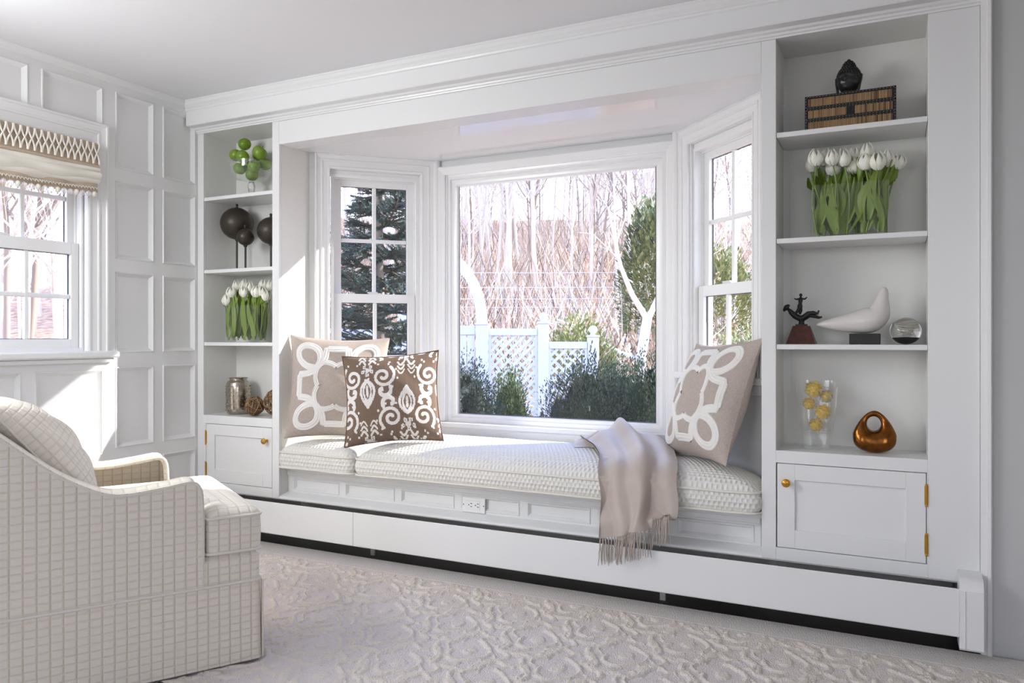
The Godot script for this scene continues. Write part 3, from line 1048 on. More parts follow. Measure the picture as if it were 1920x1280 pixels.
func grow(b: MB, r: RandomNumberGenerator, at: Vector3, dir: Vector3, length: float, rad: float, level: int, most: int, spread: float) -> void:
	var n := 7 if level == 0 else (4 if level == 1 else 3)
	var path := [at]
	var rads := [rad]
	var d := dir
	var p := at
	var wob := 0.05 if level == 0 else 0.22
	for i in range(1, n + 1):
		d = (d + V(r.randf_range(-wob, wob), r.randf_range(-wob, wob) + (0.05 if level > 0 else 0.0), r.randf_range(-wob, wob))).normalized()
		p += d * length / n
		path.append(p)
		rads.append(rad * lerpf(1.0, 0.22 if level == 0 else 0.3, float(i) / n))
	b.tube(path, rads, [6, 4, 3, 3][level], false)
	if level >= most:
		return
	var kids: int = [r.randi_range(13, 17), r.randi_range(4, 6), 3][mini(level, 2)]
	for k in kids:
		var f := r.randf_range(0.28, 0.99) if level == 0 else r.randf_range(0.25, 1.0)
		var seg := mini(int(f * n), n - 1)
		var q: Vector3 = path[seg].lerp(path[seg + 1], f * n - seg)
		var dd: Vector3 = (path[seg + 1] - path[seg]).normalized()
		var az := r.randf() * TAU
		var side := dd.cross(V(0, 0, 1) if absf(dd.z) < 0.9 else V(1, 0, 0)).normalized()
		side = side.rotated(dd, az)
		var lean := r.randf_range(0.55, 1.1) * spread
		var cd := (dd + side * lean).normalized()
		var ll := length * (r.randf_range(0.28, 0.48) * (1.15 - 0.55 * f) if level == 0 else r.randf_range(0.35, 0.6))
		var rr: float = lerpf(rads[seg], rads[seg + 1], 0.5) * r.randf_range(0.42, 0.6)
		grow(b, r, q, cd, ll, maxf(rr, 0.006), level + 1, most, spread)

func trees() -> void:
	var kinds := []
	for k in 5:
		kinds.append(bare_tree(100 + k, [16.0, 14.0, 18.0, 12.0, 15.0][k], [0.7, 0.9, 0.6, 1.0, 0.8][k], 3))
	var r := RandomNumberGenerator.new()
	r.seed = 42
	var n := 0
	# hillside seen through the bay windows
	for i in 190:
		var f := 26.0 + 56.0 * r.randf()
		var u := r.randf_range(560.0, 1560.0)
		var s := (u - 960.0) / 1443.0 * (f + 4.0)
		var p := V(0, 0, 3.2) + FW * (f + 4.0) + RT * s
		p.y = ground_y(p.x, p.z) - 0.15
		var o := inst("bare_tree", kinds[r.randi() % 5], M.bark if r.randf() < 0.75 else M.bark2)
		o.position = p
		o.rotation.y = r.randf() * TAU
		o.scale = Vector3.ONE * r.randf_range(0.65, 1.1)
		tag(o, "leafless pale tree among the woods on the sunlit hillside", "tree", "bare trees on the hillside")
		n += 1
	# woods seen through the left wall window
	for i in 46:
		var f := r.randf_range(9.0, 42.0)
		var ang := deg_to_rad(r.randf_range(-38.0, -20.0))
		var p := V(0, 0, 3.2) + (FW * cos(ang) + RT * sin(ang)) * (f + 5.0)
		p.y = ground_y(p.x, p.z) - 0.15
		var o := inst("bare_tree", kinds[r.randi() % 5], M.bark2 if r.randf() < 0.7 else M.bark)
		o.position = p
		o.rotation.y = r.randf() * TAU
		o.scale = Vector3.ONE * r.randf_range(0.5, 0.95)
		tag(o, "leafless grey tree outside the window of the panelled wall", "tree", "bare trees outside the left window")
	# brushwood: thin saplings and dead stalks all over the slope
	var bw := MB.new()
	for i in 11000:
		var f := 17.0 + 60.0 * pow(r.randf(), 1.1)
		var u := r.randf_range(600.0, 1500.0)
		var p := V(0, 0, 3.2) + FW * (f + 4.0) + RT * ((u - 960.0) / 1443.0 * (f + 4.0))
		p.y = ground_y(p.x, p.z) - 0.05
		var tone := r.randf()
		bw.col = Color(0.80, 0.74, 0.66).lerp(Color(0.50, 0.31, 0.19), tone) if tone < 0.8 else Color(0.22, 0.17, 0.13)
		var d := (V(0, 1, 0) + RT * r.randf_range(-0.7, 0.7) + FW * r.randf_range(-0.3, 0.3)).normalized()
		var hgt := r.randf_range(0.5, 3.2)
		var w := RT * r.randf_range(0.012, 0.035)
		var k := bw.v.size()
		var nr := V(r.randf_range(-1, 1), r.randf_range(0.0, 0.8), r.randf_range(-1, 1)).normalized()
		var bend := RT * r.randf_range(-0.3, 0.3) * hgt * 0.3
		bw.put(p - w, nr)
		bw.put(p + w, nr)
		bw.put(p + d * hgt * 0.55 + bend + w * 0.6, nr)
		bw.put(p + d * hgt * 0.55 + bend - w * 0.6, nr)
		bw.put(p + d * hgt + bend * 0.4, nr)
		bw.face(k, k + 1, k + 2)
		bw.face(k, k + 2, k + 3)
		bw.face(k + 3, k + 2, k + 4)
	tag(obj("brushwood", bw, M.brush, null, true), "tangled pale brushwood covering the hillside under the trees", "brushwood", "", "stuff")
	# one pale forked tree just beyond the fence
	var fk := MB.new()
	var base := V(0, 0, 3.2) + FW * 14.0 + RT * (1192.0 - 960.0) / 1443.0 * 14.0
	base.y = -0.6
	var rr := RandomNumberGenerator.new()
	rr.seed = 5
	fk.tube([V(0, 0, 0), V(0.12, 0.7, 0), V(0.10, 1.4, 0), V(0.22, 2.1, 0)], [0.13, 0.11, 0.10, 0.09], 8)
	for q in [[V(0.20, 2.0, 0), V(0.55, 1.0, 0.1), 2.6], [V(0.22, 2.05, 0), V(-0.6, 0.9, 0.0), 2.2], [V(0.10, 1.3, 0), V(-0.9, 0.35, 0.2), 1.8], [V(0.12, 1.0, 0), V(0.9, 0.6, -0.2), 1.5]]:
		grow(fk, rr, q[0], q[1].normalized(), q[2], 0.06, 1, 3, 0.9)
	var ft := obj("forked_tree", fk, M.bark)
	ft.position = base
	tag(ft, "pale tree with a forked trunk just behind the dark hedge", "tree")

# --- leafy shrubs: blades on a lumpy shell, joined into one foliage part
func leaf(b: MB, p: Vector3, d: Vector3, l: float, w: float) -> void:
	var side := d.cross(V(0.3, 1, 0.2)).normalized() * w * 0.5
	var nn := side.cross(d).normalized()
	var k := b.v.size()
	b.put(p, nn)
	b.put(p + d * l * 0.45 + side, nn)
	b.put(p + d * l, nn)
	b.put(p + d * l * 0.45 - side, nn)
	b.face(k, k + 1, k + 2)
	b.face(k, k + 2, k + 3)

func shrub(called: String, label: String, cat: String, at: Vector3, size: Vector3, leaves: int, l: float, c0: Color, c1: Color, shoots: int, seed_: int, group := "") -> void:
	var r := RandomNumberGenerator.new()
	r.seed = seed_
	var t := thing(called, label, cat, at, 0.0, group)
	var b := MB.new()
	for i in leaves:
		var a := r.randf() * TAU
		var e := asin(r.randf_range(-0.35, 1.0))
		var d := V(cos(e) * cos(a), sin(e), cos(e) * sin(a))
		var lump := 1.0 + 0.10 * sin(a * 5.0 + e * 4.0 + seed_) + 0.08 * sin(a * 9.0 - e * 7.0)
		var p := V(d.x * size.x, d.y * size.y, d.z * size.z) * lump * r.randf_range(0.74, 1.0)
		p.y += size.y * 0.35
		b.col = c0.lerp(c1, r.randf())
		leaf(b, p, (d + V(r.randf_range(-0.7, 0.7), r.randf_range(0.0, 0.9), r.randf_range(-0.7, 0.7))).normalized(), l * r.randf_range(0.7, 1.3), l * 0.42)
	for i in shoots:
		var a := r.randf() * TAU
		var q := sqrt(r.randf())
		var p := V(cos(a) * q * size.x * 0.95, size.y * 0.35 + size.y * sqrt(maxf(0.0, 1.0 - q * q * 0.9)) * 0.96, sin(a) * q * size.z * 0.95)
		var hgt := r.randf_range(0.05, 0.16)
		for k in 12:
			var y := hgt * k / 12.0
			b.col = c0.lerp(c1, r.randf())
			var an := r.randf() * TAU
			leaf(b, p + V(0, y, 0), V(cos(an) * 0.6, 0.8, sin(an) * 0.6).normalized(), l * 0.8, l * 0.3)
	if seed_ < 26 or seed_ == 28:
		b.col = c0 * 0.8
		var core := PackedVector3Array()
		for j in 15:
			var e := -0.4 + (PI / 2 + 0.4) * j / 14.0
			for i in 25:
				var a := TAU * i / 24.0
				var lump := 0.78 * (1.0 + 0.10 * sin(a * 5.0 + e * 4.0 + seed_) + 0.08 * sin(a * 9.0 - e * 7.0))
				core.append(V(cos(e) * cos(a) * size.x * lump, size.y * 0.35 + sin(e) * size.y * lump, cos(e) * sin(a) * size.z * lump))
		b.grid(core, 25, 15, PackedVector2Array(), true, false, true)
	obj("foliage", b, M.foliage if seed_ < 26 or seed_ == 28 else M.thinleaf, t, true).set_meta("kind", "stuff")
	var cb := MB.new()
	for k in 5:
		var an := TAU * k / 5
		cb.tube([V(0, -0.2, 0), V(cos(an) * size.x * 0.25, size.y * 0.5, sin(an) * size.z * 0.25), V(cos(an) * size.x * 0.5, size.y * 1.0, sin(an) * size.z * 0.5)], [0.025, 0.018, 0.008], 5)
	obj("stems", cb, M.bark2, t)

func spot(u: float, dist: float, y: float) -> Vector3:
	var p := V(0, 0, 3.2) + FW * dist + RT * ((u - 960.0) / 1443.0 * dist)
	p.y = y
	return p

func shrubs() -> void:
	var dk := Color(0.035, 0.055, 0.030)
	var dk2 := Color(0.10, 0.13, 0.075)
	shrub("evergreen_shrub", "dark rounded boxwood at the lower left of the big window", "shrub", spot(872, 7.4, -0.5), V(0.42, 1.02, 0.40), 13000, 0.030, Color(0.03, 0.045, 0.03), Color(0.10, 0.125, 0.085), 25, 21)
	shrub("evergreen_shrub", "broad dark hedge shrub with spiky top in front of the low lattice", "shrub", spot(1105, 7.0, -0.55), V(0.52, 1.08, 0.45), 20000, 0.032, dk, Color(0.085, 0.10, 0.075), 80, 22)
	shrub("evergreen_shrub", "dark evergreen shrub at the lower right corner of the big window", "shrub", spot(1225, 6.8, -0.55), V(0.40, 1.12, 0.40), 14000, 0.032, dk, dk2, 60, 23)
	shrub("evergreen_shrub", "dark evergreen shrub between the spiky hedge and the right corner shrub", "shrub", spot(1165, 7.6, -0.5), V(0.35, 1.02, 0.35), 10000, 0.032, dk, dk2, 40, 28)
	shrub("wild_shrub", "loose twiggy green shrub growing up against the lattice fence", "shrub", spot(955, 8.0, -0.5), V(0.24, 0.95, 0.25), 6000, 0.036, Color(0.06, 0.09, 0.03), Color(0.20, 0.24, 0.10), 30, 24)
	shrub("wild_shrub", "low grey green plant below the lattice next to the hedge", "shrub", spot(1005, 7.2, -0.55), V(0.28, 0.62, 0.25), 5000, 0.032, Color(0.10, 0.12, 0.08), Color(0.24, 0.27, 0.20), 25, 25)
	shrub("leafy_bush", "yellow green bush lit by the sun behind the lattice fence", "shrub", spot(1085, 13.0, -0.5), V(0.75, 1.42, 0.6), 5000, 0.09, Color(0.15, 0.18, 0.05), Color(0.33, 0.34, 0.12), 20, 26)
	shrub("leafy_bush", "yellow green bush seen through the upper panes of the right bay window", "shrub", spot(1352, 17.0, 1.0), V(0.75, 1.5, 0.7), 4000, 0.12, Color(0.15, 0.18, 0.05), Color(0.33, 0.34, 0.12), 10, 27)
	shrub("leafy_bush", "pale green bush low in the right bay window", "shrub", spot(1400, 12.0, -0.6), V(0.9, 1.3, 0.8), 4000, 0.10, Color(0.15, 0.18, 0.06), Color(0.32, 0.33, 0.14), 10, 29)
	shrub("pine_tree", "yellow green pine crown at the right edge of the big window", "tree", spot(1226, 22.0, 1.2), V(0.95, 2.8, 0.9), 5000, 0.22, Color(0.13, 0.17, 0.07), Color(0.30, 0.33, 0.15), 0, 30)

func spruce() -> void:
	var r := RandomNumberGenerator.new()
	r.seed = 77
	var at := spot(712, 6.0, -0.6)
	var t := thing("spruce_tree", "blue green spruce close outside the left window of the bay", "tree", at)
	var tb := MB.new()
	tb.tube([V(0, -0.2, 0), V(0.01, 1.2, 0), V(-0.01, 2.4, 0), V(0.0, 3.5, 0)], [0.07, 0.055, 0.035, 0.012], 8)
	obj("trunk", tb, M.bark2, t)
	for k in 96:
		var y := lerpf(0.35, 3.3, pow(k / 95.0, 0.95))
		var az := k * 2.39996 + r.randf_range(-0.2, 0.2)
		var len := clampf(0.86 * (1.0 - (y - 0.35) / 3.7), 0.16, 0.8) * r.randf_range(0.78, 1.08)
		var b := MB.new()
		var out := V(cos(az), 0, sin(az))
		var path := []
		for i in 7:
			var f := i / 6.0
			path.append(V(0, y, 0) + out * len * f + V(0, len * (-0.16 * f + (0.25 + 0.35 * sin(k * 1.7)) * f * f), 0))
		b.col = Color(0.16, 0.12, 0.09)
		b.tube(path, [0.013, 0.011, 0.010, 0.008, 0.007, 0.006, 0.004], 4, false)
		# twigs
		for i in range(1, 19):
			var f := 0.16 + 0.84 * i / 18.0
			var seg := mini(int(f * 6.0), 5)
			var p: Vector3 = path[seg].lerp(path[seg + 1], f * 6.0 - seg)
			var ax: Vector3 = (path[seg + 1] - path[seg]).normalized()
			for s in ([-1, 1] if i < 18 else [0]):
				var sd: Vector3 = ax.cross(Vector3.UP).normalized() * s
				var d: Vector3 = (ax * 0.75 + sd * 0.85 + V(0, r.randf_range(-0.55, 0.50), 0)).normalized()
				var tl := (0.30 * (1.0 - f) + 0.10) * r.randf_range(0.8, 1.15) * minf(1.0, len / 0.5)
				b.col = Color(0.15, 0.12, 0.08)
				b.tube([p, p + d * tl], [0.004, 0.002], 3, false)
				var nn := int(tl * 520.0)
				var u1 := d.cross(Vector3.UP).normalized()
				var u2 := d.cross(u1)
				for q in nn:
					var an := r.randf() * TAU
					var radial := u1 * cos(an) + u2 * sin(an)
					var np := p + d * tl * (float(q) / nn)
					var tip := np + (radial * 0.8 + d * 0.65).normalized() * r.randf_range(0.018, 0.030)
					b.col = Color(0.055, 0.085, 0.060).lerp(Color(0.16, 0.235, 0.195), r.randf())
					var w := d.cross(radial).normalized() * 0.0028
					var kk := b.v.size()
					b.put(np + w, radial)
					b.put(np - w, radial)
					b.put(tip, radial)
					b.face(kk, kk + 1, kk + 2)
		obj("branch", b, M.needle, t, true)

# ---------------------------------------------------------------- fabrics
func img_tex(im: Image) -> ImageTexture:
	return ImageTexture.create_from_image(im)

func height_tex(n: int, f: Callable) -> ImageTexture:
	var im := Image.create(n, n, false, Image.FORMAT_L8)
	for y in n:
		for x in n:
			var h: float = clampf(f.call(float(x) / n, float(y) / n), 0.0, 1.0)
			im.set_pixel(x, y, Color(h, h, h))
	return img_tex(im)

func fabrics() -> void:
	# waffle weave of the seat cushions: 8 x 8 dimples per tile
	M.waffle = mat(Color(0.895, 0.885, 0.855), 0.95, 0.0, 0.2)
	M.waffle.heightmap_enabled = true
	M.waffle.heightmap_scale = 0.55
	M.waffle.heightmap_texture = height_tex(256, func(x: float, y: float) -> float:
		var row := int(floor(y * 8.0))
		var a := absf(sin(PI * (x * 8.0 + (0.5 if row % 2 else 0.0))))
		var b := absf(sin(PI * y * 8.0))
		return 1.0 - 0.9 * pow(a * b, 1.2))
	tri(M.waffle, 1.0 / (8.0 * 0.0205))
	# woven windowpane grid of the armchair
	M.grid = mat(Color(1, 1, 1), 0.95, 0.0, 0.2)
	var gi := Image.create(256, 256, false, Image.FORMAT_RGB8)
	var cream := Color(0.915, 0.883, 0.832)
	for y in 256:
		for x in 256:
			var fx := fposmod(x / 256.0 * 4.0, 1.0)
			var fy := fposmod(y / 256.0 * 4.0, 1.0)
			var lv := smoothstep(0.07, 0.03, minf(fx, 1.0 - fx))
			var lh := smoothstep(0.06, 0.03, minf(fy, 1.0 - fy))
			var c := cream
			c = c.lerp(Color(0.80, 0.745, 0.65), lv * 0.8)
			c = c.lerp(Color(0.84, 0.80, 0.73), lh * 0.5)
			gi.set_pixel(x, y, c)
	M.grid.albedo_texture = img_tex(gi)
	M.grid.heightmap_enabled = true
	M.grid.heightmap_scale = 0.22
	M.grid.heightmap_texture = height_tex(256, func(x: float, y: float) -> float:
		var fx := fposmod(x * 4.0, 1.0)
		var fy := fposmod(y * 4.0, 1.0)
		var dx := minf(fx, 1.0 - fx)
		var dy := minf(fy, 1.0 - fy)
		return 0.25 + 0.75 * smoothstep(0.0, 0.16, dx) * smoothstep(0.0, 0.2, dy))
	tri(M.grid, 1.0, false)
	M.grid.uv1_scale = V(1.0 / 0.14, 1.0 / 0.099, 1.0 / 0.14)
	M.welt = mat(Color(0.89, 0.87, 0.83), 0.9, 0.0, 0.2)
	# linen
	M.linen = mat(Color(0.735, 0.685, 0.645), 0.95, 0.0, 0.2)
	var ln := FastNoiseLite.new()
	ln.frequency = 0.2
	ln.seed = 4
	var li := Image.create(256, 256, false, Image.FORMAT_RGB8)
	for y in 256:
		for x in 256:
			var a := ln.get_noise_2d(x * 0.12, y * 2.2) + ln.get_noise_2d(x * 2.2 + 400.0, y * 0.12)
			var g := clampf(0.95 + 0.09 * a, 0.0, 1.0)
			li.set_pixel(x, y, Color(g, g, g))
	M.linen.albedo_texture = img_tex(li)
	M.linen.uv1_scale = V(3, 3, 3)
	M.ribbon = mat(Color(0.90, 0.89, 0.87), 0.9, 0.0, 0.2)
	M.ribbon.heightmap_enabled = true
	M.ribbon.heightmap_scale = 0.12
	M.ribbon.heightmap_texture = height_tex(64, func(x: float, y: float) -> float: return 0.5 + 0.5 * sin(x * TAU * 6.0) * cos(y * TAU * 6.0))
	tri(M.ribbon, 22.0, false)
	M.ikat = mat(Color(1, 1, 1), 0.95, 0.0, 0.2)
	M.ikat.albedo_texture = img_tex(ikat_image())
	M.ikat_edge = mat(Color(0.42, 0.33, 0.26), 0.9)
	M.cashmere = mat(Color(0.705, 0.655, 0.612), 0.45, 0.0, 0.45)
	M.cashmere.rim_enabled = true
	M.cashmere.rim = 0.5
	M.silk = mat(Color(0.905, 0.89, 0.845), 0.55, 0.0, 0.4)
	M.silk.backlight = Color(0.25, 0.245, 0.23)
	M.tan = mat(Color(0.735, 0.665, 0.585), 0.9)
	M.crystal = glassy(Color(0.95, 0.95, 0.93), 0.35)
	M.rug = mat(Color(1, 1, 1), 1.0, 0.0, 0.1)
	M.rug.vertex_color_use_as_albedo = true
	M.rug.normal_enabled = true
	M.rug.normal_texture = noise_tex(0.12, 256, true, 6.0, 9, 2)
	M.rug.normal_scale = 0.7
	tri(M.rug, 4.5)

# brown ground with off-white scrolls; strokes are stamped with ragged upright edges
func ikat_image() -> Image:
	var n := 512
	var r := RandomNumberGenerator.new()
	r.seed = 31
	var im := Image.create(n, n, false, Image.FORMAT_RGB8)
	for x in n:
		var tone := r.randf_range(-0.02, 0.02)
		for y in n:
			var g := tone + r.randf_range(-0.015, 0.015)
			im.set_pixel(x, y, Color(0.475 + g, 0.405 + g, 0.355 + g))
	var white := Color(0.875, 0.86, 0.84)
	var brown := Color(0.475, 0.405, 0.355)
	var units := [[0.27, 0.22, 1], [0.67, 0.80, -1], [0.27, 1.02, 1], [0.67, 0.0, -1], [1.07, 0.22, 1], [-0.13, 0.80, -1], [1.07, 1.02, 1]]
	for u in units:
		for m in [-1, 1]:
			var s: int = u[2]
			# scroll medallion: ring, inner spiral, beads
			var cx: float = u[0] + m * 0.165
			var cy: float = u[1] + s * 0.06
			var ring := []
			for k in 60:
				var a := TAU * k / 60.0
				ring.append(Vector2(cx + cos(a) * 0.108, cy + sin(a) * 0.128))
			var scroll := []
			for k in 110:
				var a := -0.9 + 9.6 * k / 110.0
				var rd := 0.140 - 0.118 * pow(k / 110.0, 0.8)
				scroll.append(Vector2(cx + m * cos(a) * rd * 0.92, cy + s * sin(a) * rd))
			stroke(im, r, scroll, 0.0165, white)
			for k in 9:
				var a := TAU * k / 9.0 + 0.2
				stroke(im, r, [Vector2(cx + cos(a) * 0.150, cy + sin(a) * 0.162)], 0.013, white)
			var spiral := []
			for k in 50:
				var a := 1.2 + 5.4 * k / 50.0
				var rd := 0.112 - 0.072 * k / 50.0
				spiral.append(Vector2(cx + m * (0.03 + cos(a) * rd * 0.8), cy + s * (0.05 + sin(a) * rd * 0.9)))
			var tail := []
			for k in 40:
				var a := -0.6 + 4.6 * k / 40.0
				var rd := 0.075 - 0.045 * k / 40.0
				tail.append(Vector2(cx + m * (0.01 + cos(a) * rd), cy + s * (0.165 + sin(a) * rd)))
			stroke(im, r, tail, 0.02, white)
			# leaf sprays by the axis
			for k in 3:
				var a0: float = u[1] - s * (0.10 + 0.055 * k)
				var lf := []
				for q in 12:
					lf.append(Vector2(u[0] + m * (0.02 + 0.07 * q / 12.0), a0 - s * 0.05 * sin(PI * q / 12.0)))
				stroke(im, r, lf, 0.013 - 0.002 * k, white)
		# flame: pointed almond with a brown core
		var s2: int = u[2]
		for k in 26:
			var f := k / 25.0
			var w := 0.075 * sin(PI * pow(f, 0.8))
			var y: float = u[1] + s2 * (0.10 + 0.29 * f)
			stroke(im, r, [Vector2(u[0] - w, y), Vector2(u[0] - w * 0.5, y), Vector2(u[0], y), Vector2(u[0] + w * 0.5, y), Vector2(u[0] + w, y)], 0.014, white)
		for k in 16:
			var f := k / 15.0
			var w := 0.030 * sin(PI * f)
			var y: float = u[1] + s2 * (0.14 + 0.16 * f)
			stroke(im, r, [Vector2(u[0] - w, y), Vector2(u[0] + w, y)], 0.006, brown)
		stroke(im, r, [Vector2(u[0], u[1] - s2 * 0.02)], 0.03, white)
		for k in 5:
			var a := TAU * k / 5.0 + 0.3
			stroke(im, r, [Vector2(u[0] + cos(a) * 0.055, u[1] - s2 * 0.02 + sin(a) * 0.055)], 0.022, white)
			stroke(im, r, [Vector2(u[0] + cos(a) * 0.052, u[1] - s2 * 0.02 + sin(a) * 0.052)], 0.006, brown)
	return im

func stroke(im: Image, r: RandomNumberGenerator, pts: Array, w: float, c: Color) -> void:
	var n := im.get_width()
	for p in pts:
		var rad: float = w * n
		for k in 5:
			var ox := r.randf_range(-rad, rad) * 0.75
			var hh := sqrt(maxf(0.0, rad * rad - ox * ox)) * r.randf_range(0.85, 1.25)
			im.fill_rect(Rect2i(int(p.x * n + ox - rad * 0.28), int(p.y * n - hh), int(maxf(2.0, rad * 0.56)), int(2.0 * hh)), c)
		im.fill_rect(Rect2i(int(p.x * n - rad * 0.55), int(p.y * n - rad * 0.7), int(rad * 1.1) + 1, int(rad * 1.4) + 1), c)

# ---------------------------------------------------------------- soft shapes
# perimeter points of a rounded convex-ish plan polygon (x, z)
func round_plan(poly: Array, rad: float, step := 0.03) -> Array:
	var out := []
	var n := poly.size()
	for i in n:
		var p: Vector2 = poly[i]
		var a: Vector2 = poly[(i + n - 1) % n]
		var b: Vector2 = poly[(i + 1) % n]
		var da := (a - p).normalized()
		var db := (b - p).normalized()
		var s := p + da * rad
		var e := p + db * rad
		for k in 6:
			var f := k / 5.0
			out.append(s.lerp(p, f).lerp(p.lerp(e, f), f))
		var e2 := b + (p - b).normalized() * rad
		var m := int(e.distance_to(e2) / step)
		for k in range(1, m):
			out.append(e.lerp(e2, float(k) / m))
	return out

func seg_near(p: Vector2, segs: Array) -> Vector2:
	var best := Vector2.ZERO
	var bd := 1e9
	for s in segs:
		var q := Geometry2D.get_closest_point_to_segment(p, s[0], s[1])
		if p.distance_to(q) < bd:
			bd = p.distance_to(q)
			best = q
	return best

func cushion(parent: Node, called: String, plan: Array, segs: Array, y0: float, ys: float, yc: float, m: Material, rad := 0.05, wob := 0.004) -> void:
	var per := round_plan(plan, rad)
	per.append(per[0])
	var nu := per.size()
	# rings: (share of the way to the middle, height)
	var rings := [Vector2(1.0, y0), Vector2(0.30, y0), Vector2(0.10, y0 + 0.001), Vector2(0.03, y0 + 0.006), Vector2(0.006, y0 + 0.016)]
	for k in range(1, 6):
		var f := k / 6.0
		rings.append(Vector2(-0.014 * sin(PI * f), lerpf(y0 + 0.016, ys - 0.008, f)))
	rings.append(Vector2(0.006, ys - 0.002))
	for k in range(1, 15):
		var f := k / 14.0
		rings.append(Vector2(0.012 + 0.988 * f * f * 0.4 + 0.988 * f * 0.6, ys + (yc - ys) * pow(sin(PI / 2 * minf(1.0, f * 1.25)), 0.62)))
	var nz := FastNoiseLite.new()
	nz.frequency = 2.2
	nz.seed = 8
	var pts := PackedVector3Array()
	for r in rings:
		for i in nu:
			var p: Vector2 = per[i]
			var q := seg_near(p, segs)
			var w: Vector2 = p.lerp(q, r.x)
			pts.append(V(w.x, r.y + wob * nz.get_noise_2d(w.x, w.y) * (1.0 if r.y > ys - 0.05 else 0.3), w.y))
	var b := MB.new()
	b.grid(pts, nu, rings.size(), PackedVector2Array(), true, false, _turns_left(per))
	obj(called, b, m, parent)
	for y in [ys, y0 + 0.010]:
		var wp := []
		for i in nu:
			var p: Vector2 = per[i]
			var o: Vector2 = (p - seg_near(p, segs)).normalized() * 0.001
			wp.append(V(p.x + o.x, y + wob * nz.get_noise_2d(p.x, p.y), p.y + o.y))
		var wb := MB.new()
		wb.tube(wp, 0.0055, 6, false)
		obj("welt", wb, M.welt, parent)

func _turns_left(per: Array) -> bool:
	var a := 0.0
	for i in per.size() - 1:
		a += per[i].x * per[i + 1].y - per[i + 1].x * per[i].y
	return a < 0.0

func pillow_at(u: float, v: float, w: float, h: float, th: float, side: float, seed_ := 0.0) -> Vector3:
	var e := 0.085
	var x := w * 0.5 * u * (1.0 - e * (1.0 - v * v) * u * u)
	var y := h * 0.5 * v * (1.0 - e * (1.0 - u * u) * v * v)
	var z := th * pow(maxf(0.0, 1.0 - u * u), 0.58) * pow(maxf(0.0, 1.0 - v * v), 0.58)
	z += 0.006 * sin(u * 5.0 + seed_) * sin(v * 4.0 + seed_ * 2.0) * (1.0 - u * u) * (1.0 - v * v) + 0.004 * sin((u + v) * 9.0 + seed_) * (1.0 - u * u) * (1.0 - v * v)
	return V(x, y, z * side)

func pillow(parent: Node, called: String, w: float, h: float, th: float, m: Material, seed_ := 0.0, edge: Material = null) -> void:
	var n := 33
	var b := MB.new()
	for side in [1.0, -1.0]:
		var pts := PackedVector3Array()
		var uvs := PackedVector2Array()
		for j in n:
			for i in n:
				var u := sin(PI / 2 * (2.0 * i / (n - 1) - 1.0)) * 0.6 + 0.4 * (2.0 * i / (n - 1) - 1.0)
				var v := sin(PI / 2 * (2.0 * j / (n - 1) - 1.0)) * 0.6 + 0.4 * (2.0 * j / (n - 1) - 1.0)
				pts.append(pillow_at(u, v, w, h, th, side, seed_))
				uvs.append(Vector2(0.5 + 0.5 * u, 0.5 - 0.5 * v))
		b.grid(pts, n, n, uvs, false, false, side < 0.0)
	obj(called, b, m, parent)
	if edge:
		var path := []
		for k in 4:
			for i in 16:
				var f := -1.0 + 2.0 * i / 16.0
				var q: Vector2 = [Vector2(f, -1), Vector2(1, f), Vector2(-f, 1), Vector2(-1, -f)][k]
				path.append(pillow_at(q.x, q.y, w, h, th, 1.0, seed_))
		path.append(path[0])
		var e := MB.new()
		e.tube(path, 0.0042, 6, false)
		obj("piping", e, edge, parent)

func smooth_path(p: Array, per := 8) -> Array:
	var out := []
	for i in p.size() - 1:
		var a: Vector2 = p[maxi(i - 1, 0)]
		var d: Vector2 = p[mini(i + 2, p.size() - 1)]
		for k in per:
			out.append(p[i].cubic_interpolate(p[i + 1], a, d, float(k) / per))
	out.append(p[p.size() - 1])
	return out

# flat braid of three cords sewn along a path in pillow coordinates
func braid(parent: Node, path: Array, w: float, h: float, th: float, width: float, seed_: float) -> void:
	var prof := [Vector2(-0.5, -0.002), Vector2(-0.47, 0.002), Vector2(-0.36, 0.0042), Vector2(-0.22, 0.0022), Vector2(-0.17, 0.0016), Vector2(-0.10, 0.0036), Vector2(0, 0.0046), Vector2(0.10, 0.0036), Vector2(0.17, 0.0016), Vector2(0.22, 0.0022), Vector2(0.36, 0.0042), Vector2(0.47, 0.002), Vector2(0.5, -0.002)]
	var pts := PackedVector3Array()
	for i in path.size():
		var a: Vector2 = path[maxi(i - 1, 0)]
		var d: Vector2 = path[mini(i + 1, path.size() - 1)]
		var tdir := (d - a).normalized()
		var nd := Vector2(-tdir.y, tdir.x)
		for q in prof:
			var c: Vector2 = path[i] + nd * q.x * width
			c = c.clamp(Vector2(-0.985, -0.985), Vector2(0.985, 0.985))
			var p := pillow_at(c.x, c.y, w, h, th, 1.0, seed_)
			var du := pillow_at(c.x + 0.01, c.y, w, h, th, 1.0, seed_) - pillow_at(c.x - 0.01, c.y, w, h, th, 1.0, seed_)
			var dv := pillow_at(c.x, c.y + 0.01, w, h, th, 1.0, seed_) - pillow_at(c.x, c.y - 0.01, w, h, th, 1.0, seed_)
			pts.append(p + du.cross(dv).normalized() * (q.y + 0.0012))
	var b := MB.new()
	b.grid(pts, prof.size(), path.size(), PackedVector2Array(), false, false, true)
	obj("braid", b, M.ribbon, parent).set_meta("label", "raised off-white braid")

